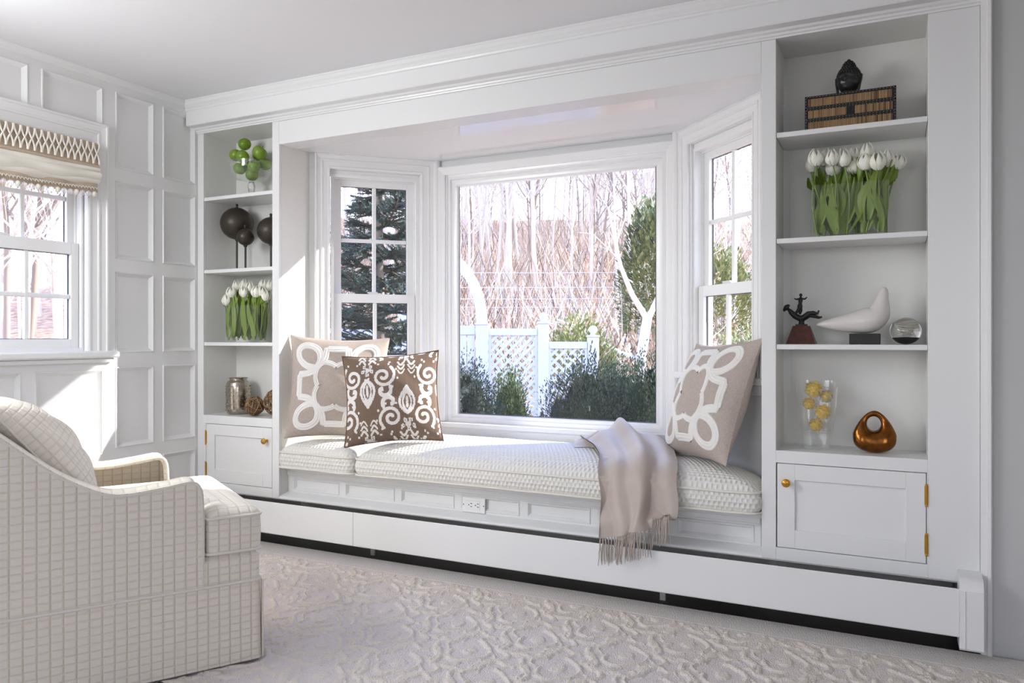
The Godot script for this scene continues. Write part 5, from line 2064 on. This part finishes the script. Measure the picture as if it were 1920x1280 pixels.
func bloom_mesh(seed_: int, open_: float) -> Array:
	var r := RandomNumberGenerator.new()
	r.seed = seed_
	var out := []
	for k in 6:
		var b := MB.new()
		var a0 := TAU * k / 6.0 + r.randf_range(-0.12, 0.12)
		var inner := 0.90 if k % 2 else 1.0
		var hgt := 0.060 * r.randf_range(0.92, 1.08)
		var pts := PackedVector3Array()
		for j in 9:
			var f := j / 8.0
			var rad := 0.0235 * inner * sin(PI * pow(0.06 + 0.80 * f, 0.75)) * (1.0 + open_ * f)
			var half := 0.62 * sin(PI * pow(0.10 + 0.86 * f, 0.7)) + 0.04
			for i in 7:
				var g := i / 3.0 - 1.0
				var a := a0 + half * g
				var rr := rad * (1.0 + 0.10 * (1.0 - absf(g)))
				pts.append(V(cos(a) * rr, hgt * f - 0.003 * absf(g) * f, sin(a) * rr))
		b.grid(pts, 7, 9)
		out.append(b.mesh())
	return out

func tulips() -> void:
	var blooms := [bloom_mesh(1, 0.0), bloom_mesh(2, 0.12), bloom_mesh(3, 0.25)]
	var r := RandomNumberGenerator.new()
	r.seed = 9
	var sets := [[V(-3.485, 1.106, -0.142), V(-3.228, 1.318, -0.048), [V(-3.445, 1.43, -0.11), V(-3.5, 1.393, -0.11), V(-3.445, 1.39, -0.07), V(-3.475, 1.346, -0.06), V(-3.339, 1.39, -0.06), V(-3.338, 1.412, -0.1), V(-3.25, 1.387, -0.06), V(-3.26, 1.425, -0.12), V(-3.225, 1.387, -0.08), V(-3.205, 1.368, -0.09), V(-3.225, 1.427, -0.14), V(-3.41, 1.432, -0.13)], "narrow"], [V(-0.298, 1.525, -0.150), V(-0.022, 1.733, -0.050), [V(-0.281, 1.838, -0.07), V(-0.255, 1.85, -0.14), V(-0.22, 1.835, -0.07), V(-0.177, 1.83, -0.08), V(-0.141, 1.847, -0.14), V(-0.144, 1.803, -0.12), V(-0.104, 1.806, -0.07), V(-0.096, 1.853, -0.12), V(-0.061, 1.801, -0.07), V(-0.027, 1.814, -0.1), V(0.005, 1.809, -0.13), V(-0.300, 1.828, -0.13), V(-0.229, 1.805, -0.13)], "wide"]]
	for s in sets:
		var lo: Vector3 = s[0]
		var hi: Vector3 = s[1]
		var ctr := (lo + hi) * 0.5
		var vs := thing("glass_vase", "clear rectangular glass vase packed with white tulips in the %s bookcase" % s[3], "vase", V(ctr.x, lo.y, ctr.z), 0.0, "rectangular tulip vases")
		var hx := (hi.x - lo.x) * 0.5
		var hz := (hi.z - lo.z) * 0.5
		var hh := hi.y - lo.y
		var w := 0.004
		for q in [[V(-hx, 0, hz - w), V(hx, hh, hz)], [V(-hx, 0, -hz), V(hx, hh, -hz + w)], [V(-hx, 0, -hz + w), V(-hx + w, hh, hz - w)], [V(hx - w, 0, -hz + w), V(hx, hh, hz - w)], [V(-hx + w, 0, -hz + w), V(hx - w, 0.010, hz - w)]]:
			part(vs, "glass_wall", q[0], q[1], M.clear, 0.001)
		var names := ["white tulip %s in the %s bookcase's vase"]
		var n := 0
		var order: Array = s[2].duplicate()
		order.sort_custom(func(a: Vector3, c: Vector3) -> bool: return a.x < c.x)
		var places := ["first from the left", "second from the left", "third from the left", "fourth from the left", "fifth from the left", "sixth from the left", "seventh from the left", "eighth from the left", "ninth from the left", "tenth from the left", "eleventh from the left", "twelfth from the left", "last at the right"]
		for p in order:
			var hd: Vector3 = p
			var base := V(clampf(lerpf(ctr.x, hd.x, 0.92), lo.x + 0.014, hi.x - 0.014) + r.randf_range(-0.01, 0.01), lo.y + 0.012, clampf(hd.z, lo.z + 0.014, hi.z - 0.014))
			base.x = clampf(base.x, lo.x + 0.012, hi.x - 0.012)
			var t := thing("tulip", names[0] % [places[n], s[3]], "tulip", base, 0.0, "white tulips in the %s bookcase" % s[3])
			n += 1
			var top := hd - base + V(0, -0.026, 0)
			var path := []
			var bend := V(r.randf_range(-0.018, 0.018), 0, r.randf_range(-0.006, 0.006))
			for k in 8:
				var f := k / 7.0
				path.append(V(top.x * f, top.y * f, top.z * f) + bend * sin(PI * f))
			var st := MB.new()
			st.tube(path, 0.0034, 6)
			obj("stem", st, M.stemgreen, t)
			var bl := Node3D.new()
			bl.name = "bloom"
			t.add_child(bl)
			for pm in blooms[r.randi() % 3]:
				inst("petal", pm, M.tulip_white, bl)
			bl.position = top - V(0, 0.001, 0)
			bl.rotation = V(r.randf_range(-0.12, 0.12), r.randf() * TAU, r.randf_range(-0.16, 0.16))
			bl.scale = Vector3.ONE * r.randf_range(1.02, 1.22)
			for q in 5:
				var lb := MB.new()
				var az := r.randf() * TAU
				var len := r.randf_range(0.16, 0.27)
				var wd := r.randf_range(0.015, 0.025)
				var lean := r.randf_range(-0.05, 0.05)
				var st_y := r.randf_range(0.0, 0.05)
				var face := V(cos(az) * 0.45, 0, sin(az)).normalized()
				var side := V(face.z, 0, -face.x)
				var pts := PackedVector3Array()
				for j in 12:
					var f := j / 11.0
					var c := V(lean * f + 0.010 * sin(f * 4.0 + az), st_y + len * f, 0.0) + face * (0.004 + 0.010 * sin(PI * f))
					for i in 5:
						var g := i / 2.0 - 1.0
						var ww := wd * pow(sin(PI * (0.08 + 0.92 * f) * 0.98), 0.6)
						var pp := c + side.rotated(V(0, 1, 0), f * 0.7) * ww * g + face * (0.006 * g * g)
						var wx := clampf(base.x + pp.x, lo.x + 0.007, hi.x - 0.007) if base.y + pp.y < hi.y else base.x + pp.x
						var wz := clampf(base.z + pp.z, lo.z + 0.007, hi.z - 0.007)
						pts.append(V(wx - base.x, pp.y, wz - base.z))
				lb.grid(pts, 5, 12)
				obj("leaf", lb, M.leafgreen, t)

func jar_and_twigs() -> void:
	var t := thing("silver_jar", "mottled silver glass jar studded with small knobs, low in the narrow bookcase", "jar", V(-3.452, 0.686, -0.125))
	var b := MB.new()
	b.lathe([Vector2(0.0, 0.0), Vector2(0.052, 0.0), Vector2(0.060, 0.006), Vector2(0.068, 0.020), Vector2(0.070, 0.050), Vector2(0.070, 0.150), Vector2(0.066, 0.180), Vector2(0.058, 0.193), Vector2(0.048, 0.199), Vector2(0.048, 0.206), Vector2(0.053, 0.210), Vector2(0.052, 0.213), Vector2(0.047, 0.211), Vector2(0.045, 0.200), Vector2(0.044, 0.12), Vector2(0.0, 0.02)], 36)
	obj("body", b, M.mercury, t)
	var s := MB.new()
	for i in 14:
		for j in 9:
			var a := TAU * (i + 0.5 * (j % 2)) / 14.0
			s.ball(V(cos(a) * 0.0705, 0.024 + 0.0175 * j, sin(a) * 0.0705), V(0.0032, 0.0032, 0.0032), 5, 3)
	obj("knobs", s, M.mercury, t)
	var r := RandomNumberGenerator.new()
	r.seed = 51
	for q in [[V(-3.272, 0.686, -0.072), 0.055, "smaller woven twig ball next to the silver jar"], [V(-3.166, 0.686, -0.135), 0.075, "larger woven twig ball half hidden by the bay side of the bookcase"]]:
		var rad: float = q[1]
		var tb := thing("twig_ball", q[2], "ball", q[0], 0.0, "woven twig balls")
		for k in 46:
			var w := MB.new()
			var ax := V(r.randfn(), r.randfn(), r.randfn()).normalized()
			var u := ax.cross(V(0.3, 0.9, 0.2)).normalized()
			var v := ax.cross(u)
			var off := r.randf_range(-0.55, 0.55) * rad
			var rr := sqrt(rad * rad - off * off) * r.randf_range(0.90, 0.99)
			var path := []
			var ph := r.randf() * TAU
			for i in 19:
				var a := TAU * i / 18.0
				var wob := 1.0 + 0.035 * sin(3.0 * a + ph)
				path.append(V(0, rad + 0.002, 0) + ax * off * 0.95 + (u * cos(a) + v * sin(a)) * rr * wob)
			w.tube(path, r.randf_range(0.0016, 0.003), 4, false)
			obj("twig", w, M.twig if k % 3 else M.twig2, tb)

func head_and_box() -> void:
	# quill-inlaid box
	var t := thing("inlaid_box", "dark wooden box inlaid with rows of tan quills on the wide bookcase's top shelf", "box", V(-0.161, 1.945, -0.115))
	var hx := 0.163
	var hh := 0.146
	var zf := 0.045
	part(t, "body", V(-hx, 0, -0.075), V(hx, hh, zf), M.black, 0.002)
	var r := RandomNumberGenerator.new()
	r.seed = 61
	for row in 3:
		var y0 := 0.012 + 0.046 * row
		var b := MB.new()
		var x := -hx + 0.012
		while x < hx - 0.016:
			var w := r.randf_range(0.0042, 0.0066)
			b.col = Color(0.42, 0.27, 0.13).lerp(Color(0.16, 0.08, 0.04), r.randf() * r.randf() * 1.3)
			if row == 1 and absf(x) < 0.014:
				b.col = Color(0.008, 0.007, 0.007)
			b.box(V(x, y0, zf - 0.001), V(x + w - 0.0012, y0 + 0.031, zf + 0.0018), 0.0006)
			x += w
		obj("quill_row", b, M.quill, t, true).set_meta("kind", "stuff")
	for y in [0.005, 0.0485, 0.0945, 0.141]:
		part(t, "band", V(-hx, y - 0.0045, zf - 0.001), V(hx, y + 0.0045, zf + 0.0035), M.black, 0.001)
	for x in [-hx + 0.004, hx - 0.004]:
		part(t, "band", V(x - 0.004, 0, zf - 0.001), V(x + 0.004, hh, zf + 0.0035), M.black, 0.001)
	var d := MB.new()
	for y in [0.005, 0.0445, 0.0525, 0.0905, 0.0985, 0.141]:
		for i in 27:
			d.ball(V(-hx + 0.008 + i * (2.0 * hx - 0.016) / 26.0, y, zf + 0.0036), V(0.0011, 0.0011, 0.0007), 5, 3)
	for x in [-hx + 0.004, hx - 0.004]:
		for i in 12:
			d.ball(V(x, 0.008 + i * 0.0118, zf + 0.0036), V(0.0011, 0.0011, 0.0007), 5, 3)
	obj("ivory_dots", d, M.ivory, t)
	# carved head
	var h := thing("carved_head", "black carved head with curled hair and long ears standing on the quill box", "bust", V(-0.166, 1.945 + hh, -0.120), deg_to_rad(-14.0))
	var b := MB.new()
	var pts := PackedVector3Array()
	var nu := 57
	var nv := 45
	var bumps := [[0.0, 0.02, 0.15, 0.24, 0.0075], [0.0, -0.10, 0.16, 0.10, 0.0050], [0.0, -0.36, 0.22, 0.06, 0.0036], [0.0, -0.46, 0.18, 0.05, 0.0034], [0.0, -0.68, 0.28, 0.12, 0.0045], [0.36, 0.10, 0.22, 0.09, -0.0042], [-0.36, 0.10, 0.22, 0.09, -0.0042], [0.36, 0.06, 0.16, 0.05, 0.0028], [-0.36, 0.06, 0.16, 0.05, 0.0028], [0.34, 0.25, 0.26, 0.05, 0.0030], [-0.34, 0.25, 0.26, 0.05, 0.0030], [0.52, -0.26, 0.26, 0.20, 0.0028], [-0.52, -0.26, 0.26, 0.20, 0.0028], [0.0, -0.41, 0.20, 0.02, -0.0022]]
	for j in nv:
		var e := -PI / 2 + PI * j / (nv - 1)
		for i in nu:
			var a := TAU * i / (nu - 1)   # 0 faces +z
			var az := a if a <= PI else a - TAU
			var k := 1.0
			for q in bumps:
				var g := exp(-pow((az - q[0]) / q[2], 2) - pow((e - q[1]) / q[3], 2))
				k += q[4] / 0.045 * g
			var rx := 0.046 - 0.006 * maxf(0.0, -sin(e))
			pts.append(V(cos(e) * sin(a) * rx * k, 0.058 + sin(e) * 0.056, cos(e) * cos(a) * 0.045 * k))
	b.grid(pts, nu, nv, PackedVector2Array(), true, false, false)
	b.lathe([Vector2(0.0, 0.0), Vector2(0.031, 0.0), Vector2(0.029, 0.006), Vector2(0.024, 0.016), Vector2(0.024, 0.03)], 20)
	obj("head", b, M.blackstone, h)
	var hb := MB.new()
	for j in 9:
		var e := 0.36 + 0.14 * j
		var n := int(maxf(5.0, 30.0 * cos(e)))
		for i in n:
			var a := TAU * (i + 0.5 * (j % 2)) / n
			var az := a if a <= PI else a - TAU
			if e < 0.5 + 0.0 * az and absf(az) < 0.62:
				continue
			hb.ball(V(cos(e) * sin(a) * 0.0435, 0.058 + sin(e) * 0.0575, cos(e) * cos(a) * 0.0465), V(0.0052, 0.005, 0.0052), 6, 4)
	for j in 3:
		for i in 18:
			var az := deg_to_rad(62.0) + deg_to_rad(236.0) * i / 17.0
			var e := 0.22 - 0.14 * j
			hb.ball(V(cos(e) * sin(az) * 0.0425, 0.058 + sin(e) * 0.057, cos(e) * cos(az) * 0.0455), V(0.0052, 0.005, 0.0052), 6, 4)
	hb.lathe([Vector2(0.024, 0.108), Vector2(0.022, 0.118), Vector2(0.015, 0.127), Vector2(0.009, 0.131), Vector2(0.008, 0.136), Vector2(0.005, 0.141), Vector2(0.0, 0.143)], 16)
	for j in 3:
		for i in 12:
			var a := TAU * (i + 0.5 * (j % 2)) / 12.0
			var rr: float = [0.0235, 0.0195, 0.013][j]
			hb.ball(V(cos(a) * rr, [0.112, 0.121, 0.129][j], sin(a) * rr), V(0.0045, 0.0045, 0.0045), 6, 4)
	obj("hair", hb, M.black, h)
	for s in [-1, 1]:
		var eb := MB.new()
		eb.tube([V(s * 0.041, 0.078, 0.004), V(s * 0.0465, 0.072, 0.000), V(s * 0.0460, 0.055, 0.002), V(s * 0.0430, 0.034, 0.006), V(s * 0.0400, 0.016, 0.008), V(s * 0.0375, 0.006, 0.010)], [0.003, 0.0062, 0.0056, 0.0048, 0.0052, 0.0022], 8)
		obj("ear", eb, M.blackstone, h)

func sculptures() -> void:
	var y0 := 1.106
	# acrobats
	var t := thing("acrobat_sculpture", "small dark bronze of one acrobat balancing on another, on a tapered wooden block", "sculpture", V(-0.342, y0, -0.120))
	var b := MB.new()
	var q := [[0.056, 0.0], [0.031, 0.074]]
	var A := []
	for k in 2:
		var w: float = q[k][0]
		var y: float = q[k][1]
		A.append([V(-w, y, -w * 0.8), V(w, y, -w * 0.8), V(w, y, w * 0.8), V(-w, y, w * 0.8)])
	for i in 4:
		var j := (i + 1) % 4
		b.poly([A[0][i], A[0][j], A[1][j], A[1][i]], (A[0][i] + A[0][j]) * V(1, 0, 1))
	b.poly(A[1], V(0, 1, 0))
	b.poly(A[0], V(0, -1, 0))
	obj("block", b, M.mahogany, t)
	part(t, "plinth", V(-0.022, 0.074, -0.017), V(0.022, 0.081, 0.017), M.black, 0.001)
	var f := MB.new()
	# lower figure, arched on the plinth: hips on a stump, head left, legs right
	f.tube([V(0, 0.080, 0), V(0, 0.090, 0), V(0.001, 0.100, 0)], [0.013, 0.010, 0.014], 10)
	f.tube([V(0.012, 0.108, 0), V(-0.006, 0.104, 0), V(-0.024, 0.114, 0), V(-0.040, 0.130, 0), V(-0.050, 0.142, 0)], [0.0125, 0.0135, 0.0125, 0.0105, 0.006], 10)
	f.ball(V(-0.058, 0.149, 0), V(0.011, 0.012, 0.010), 10, 8)
	f.ball(V(-0.066, 0.141, 0), V(0.006, 0.008, 0.006), 8, 6)
	f.ball(V(-0.052, 0.157, 0), V(0.008, 0.006, 0.008), 8, 6)
	f.tube([V(0.008, 0.108, 0.004), V(0.026, 0.124, 0.006), V(0.046, 0.127, 0.006), V(0.062, 0.124, 0.006), V(0.066, 0.136, 0.006)], [0.011, 0.0095, 0.0075, 0.0055, 0.0035], 8)
	f.tube([V(0.010, 0.106, -0.004), V(0.030, 0.118, -0.006), V(0.052, 0.112, -0.006), V(0.066, 0.107, -0.006), V(0.077, 0.110, -0.006)], [0.011, 0.0095, 0.0075, 0.0055, 0.0035], 8)
	# upper figure seated and upright with raised arms
	f.tube([V(-0.022, 0.124, 0.006), V(-0.012, 0.138, 0.009), V(-0.006, 0.148, 0.006)], [0.005, 0.007, 0.009], 8)
	f.tube([V(-0.008, 0.122, -0.006), V(-0.004, 0.136, -0.008), V(-0.006, 0.148, -0.004)], [0.005, 0.007, 0.009], 8)
	f.tube([V(-0.007, 0.143, 0), V(-0.006, 0.154, 0), V(-0.005, 0.166, 0), V(-0.004, 0.178, 0), V(-0.003, 0.186, 0), V(-0.003, 0.193, 0)], [0.010, 0.0105, 0.007, 0.009, 0.0075, 0.003], 10)
	f.ball(V(-0.003, 0.199, 0), V(0.0062, 0.0072, 0.0065), 10, 8)
	f.tube([V(-0.010, 0.184, 0), V(-0.020, 0.182, 0.001), V(-0.028, 0.186, 0.002)], [0.0045, 0.0036, 0.0022], 6)
	f.tube([V(0.003, 0.184, 0), V(0.013, 0.183, 0.001), V(0.021, 0.190, 0.002)], [0.0045, 0.0036, 0.0022], 6)
	obj("figures", f, M.black, t)
	# bird
	var bd := thing("bird_sculpture", "smooth white abstract bird with raised head on a black block", "sculpture", V(-0.105, y0, -0.120))
	part(bd, "block", V(-0.058, 0.0, -0.035), V(0.052, 0.042, 0.035), M.black, 0.002)
	var bb := MB.new()
	var path := []
	var raw := [Vector3(-0.180, 0.0785, 0.002), Vector3(-0.172, 0.0785, 0.007), Vector3(-0.140, 0.0800, 0.018), Vector3(-0.100, 0.0820, 0.0285), Vector3(-0.060, 0.0850, 0.038), Vector3(-0.020, 0.0890, 0.0465), Vector3(0.016, 0.0970, 0.050), Vector3(0.042, 0.1170, 0.0445), Vector3(0.053, 0.1460, 0.0335), Vector3(0.058, 0.1740, 0.0240), Vector3(0.0620, 0.1960, 0.0190), Vector3(0.0640, 0.2100, 0.0150), Vector3(0.0650, 0.2190, 0.0090), Vector3(0.0655, 0.2235, 0.001)]
	var rads := []
	for p in raw:
		path.append(V(p.x, p.y, 0))
		rads.append(p.z)
	var cur := Curve3D.new()
	for i in path.size():
		var a: Vector3 = path[maxi(i - 1, 0)]
		var c: Vector3 = path[mini(i + 1, path.size() - 1)]
		cur.add_point(path[i], (a - c) / 6.0, (c - a) / 6.0)
	var fine := []
	var fr := []
	for i in path.size() - 1:
		for k in 4:
			fine.append(cur.sample(i, k / 4.0))
			fr.append(cubic_interpolate(rads[i], rads[i + 1], rads[maxi(i - 1, 0)], rads[mini(i + 2, rads.size() - 1)], k / 4.0))
	fine.append(path[path.size() - 1])
	fr.append(0.001)
	bb.tube(fine, fr, 28)
	for k in bb.v.size():
		bb.v[k].z *= 0.80
		if bb.v[k].y < 0.0425:
			bb.v[k].y = 0.0425
	obj("bird", bb, M.birdclay, bd)
	# paperweight
	var pw := thing("glass_paperweight", "clear glass ball paperweight with a black base inside", "paperweight", V(0.034, y0, -0.120))
	var gb := MB.new()
	gb.ball(V(0, 0.052, 0), V(0.056, 0.052, 0.056), 36, 24)
	obj("glass_ball", gb, M.solidglass, pw)
	var kb := MB.new()
	var kp := []
	for j in 8:
		var a := -PI / 2 + 1.05 * j / 7.0
		kp.append(Vector2(0.050 * cos(a), 0.052 + 0.047 * sin(a)))
	kp.append(Vector2(0.020, 0.034))
	kp.append(Vector2(0.0, 0.037))
	kb.lathe(kp, 24)
	obj("black_core", kb, M.black, pw)
	for k in 3:
		var sb := MB.new()
		var sp := []
		for i in 26:
			var a := i * 0.42 + k * 2.1
			sp.append(V(cos(a) * (0.012 + 0.0009 * i), 0.044 + 0.0015 * i, sin(a) * (0.012 + 0.0007 * i)))
		sb.tube(sp, 0.0017, 5)
		obj("swirl", sb, M.ivory, pw)
	# bronze loop
	var br := thing("bronze_sculpture", "polished bronze teardrop with a round hole through its top, low in the wide bookcase", "sculpture", V(-0.074, 0.686, -0.105))
	var lb := MB.new()
	var nu := 49
	var nv := 25
	var pts := PackedVector3Array()
	for i in nu:
		var a := TAU * i / (nu - 1)
		# outer outline: teardrop with a flat foot; hole: small ellipse high up
		var s := sin(a)
		var wx := 0.0775 * cos(a) * (1.0 - 0.30 * maxf(0.0, s) - 0.02 * s)
		var oy := 0.070 + (0.093 * s if s > 0.0 else 0.070 * -pow(-s, 0.62))
		var O := Vector2(wx, maxf(oy, 0.0))
		var I := Vector2(-0.002 + 0.0245 * cos(a), 0.113 + 0.0275 * s)
		var mid := (O + I) * 0.5
		var hv := (O - I) * 0.5
		var dep := lerpf(0.040, 0.013, smoothstep(-0.9, 0.9, s))
		for j in nv:
			var p := TAU * j / (nv - 1)
			var c := mid + hv * cos(p)
			pts.append(V(c.x, c.y, dep * sin(p) * (1.0 + 0.25 * (1.0 if cos(p) > 0 else 0.0) * cos(p))))
	lb.grid(pts, nv, nu, PackedVector2Array(), true, true, false)
	obj("body", lb, M.bronze, br)

func glass_vase() -> void:
	var t := thing("crystal_vase", "flared square crystal vase holding yellow blossoms, low in the wide bookcase", "vase", V(-0.284, 0.686, -0.125))
	for shell in 2:
		var b := MB.new()
		var pts := PackedVector3Array()
		var seg := 41
		var lv := [[0.0, 0.050], [0.012, 0.052], [0.06, 0.056], [0.12, 0.063], [0.18, 0.069], [0.235, 0.074], [0.272, 0.077]] if shell == 0 else [[0.272, 0.0725], [0.20, 0.066], [0.12, 0.058], [0.075, 0.052], [0.070, 0.0]]
		for l in lv:
			for i in seg:
				var a := TAU * i / (seg - 1)
				var c := pow(absf(cos(a)), 4.5) + pow(absf(sin(a)), 4.5)
				var rr: float = l[1] / pow(c, 1.0 / 4.5)
				rr *= 1.0 + 0.012 * sin(a * 10.0 + l[0] * 90.0) * (1.0 if l[0] > 0.02 and l[0] < 0.25 else 0.0)
				pts.append(V(rr * cos(a), l[0], -rr * sin(a) * 0.86))
		b.grid(pts, seg, lv.size(), PackedVector2Array(), true, false, false)
		obj("outer_wall" if shell == 0 else "inner_wall", b, M.clear2, t)
	part(t, "base", V(-0.046, 0.001, -0.040), V(0.046, 0.062, 0.040), glassy(Color(0.93, 0.95, 0.93), 0.06), 0.006)
	for k in 4:
		var rb := MB.new()
		for i in 7:
			var x := -0.048 + 0.016 * i
			var z := 0.0 
			if k < 2:
				rb.tube([V(x * 0.80, 0.065, (0.0505 if k == 0 else -0.0505)), V(x * 0.95 + 0.010, 0.16, (0.0585 if k == 0 else -0.0585)), V(x * 1.15, 0.245, (0.0650 if k == 0 else -0.0650))], 0.0016, 4)
			else:
				rb.tube([V((0.0575 if k == 2 else -0.0575), 0.065, x * 0.7), V((0.0675 if k == 2 else -0.0675), 0.16, x * 0.8 + 0.01), V((0.075 if k == 2 else -0.075), 0.245, x)], 0.0016, 4)
		obj("cut_ribs", rb, M.clear2, t)
	var r := RandomNumberGenerator.new()
	r.seed = 71
	var spots := [["round bright yellow blossom at the top of the crystal vase", V(-0.296, 0.926, -0.122), 0.034], ["tan seeded yellow blossom at the top right of the crystal vase", V(-0.250, 0.897, -0.135), 0.027], ["brownish yellow blossom at the left of the crystal vase", V(-0.314, 0.868, -0.122), 0.026], ["large yellow blossom in the middle of the crystal vase", V(-0.262, 0.836, -0.118), 0.032], ["lowest yellow blossom in the crystal vase", V(-0.288, 0.783, -0.122), 0.028]]
	for k in spots.size():
		var q: Array = spots[k]
		var o := thing("yellow_blossom", q[0], "blossom", q[1], 0.0, "yellow blossoms in the crystal vase")
		var rad: float = q[2]
		var base := Color(0.88, 0.60, 0.05)
		var dark := Color(0.45, 0.26, 0.03)
		var core := MB.new()
		core.col = base
		core.ball(V(0, 0, 0), V(rad * 0.72, rad * 0.70, rad * 0.72), 16, 12)
		obj("core", core, M.yellow, o, true)
		var n := 34 if k != 1 else 26
		for i in n:
			var y := 1.0 - 2.0 * (i + 0.5) / n
			var a := i * 2.39996
			var d := V(sqrt(1.0 - y * y) * cos(a), y, sqrt(1.0 - y * y) * sin(a))
			var pb := MB.new()
			pb.col = base.lerp(dark, r.randf() * (0.55 if k != 0 else 0.25)) if k != 1 else Color(0.50, 0.36, 0.14).lerp(Color(0.62, 0.50, 0.26), r.randf())
			var u := d.cross(V(0.1, 1, 0.3)).normalized()
			var v := d.cross(u)
			var pts := PackedVector3Array()
			for j in 4:
				var f := j / 3.0
				for m in 3:
					var g := m - 1.0
					var w := rad * 0.30 * sin(PI * (0.15 + 0.78 * f))
					pts.append(d * rad * (0.62 + 0.30 * sin(PI * 0.5 * f) + 0.08 * (1.0 - g * g)) + u * w * g + v * rad * 0.42 * (f - 0.3))
			pb.grid(pts, 3, 4)
			obj("petal", pb, M.yellow, o, true)
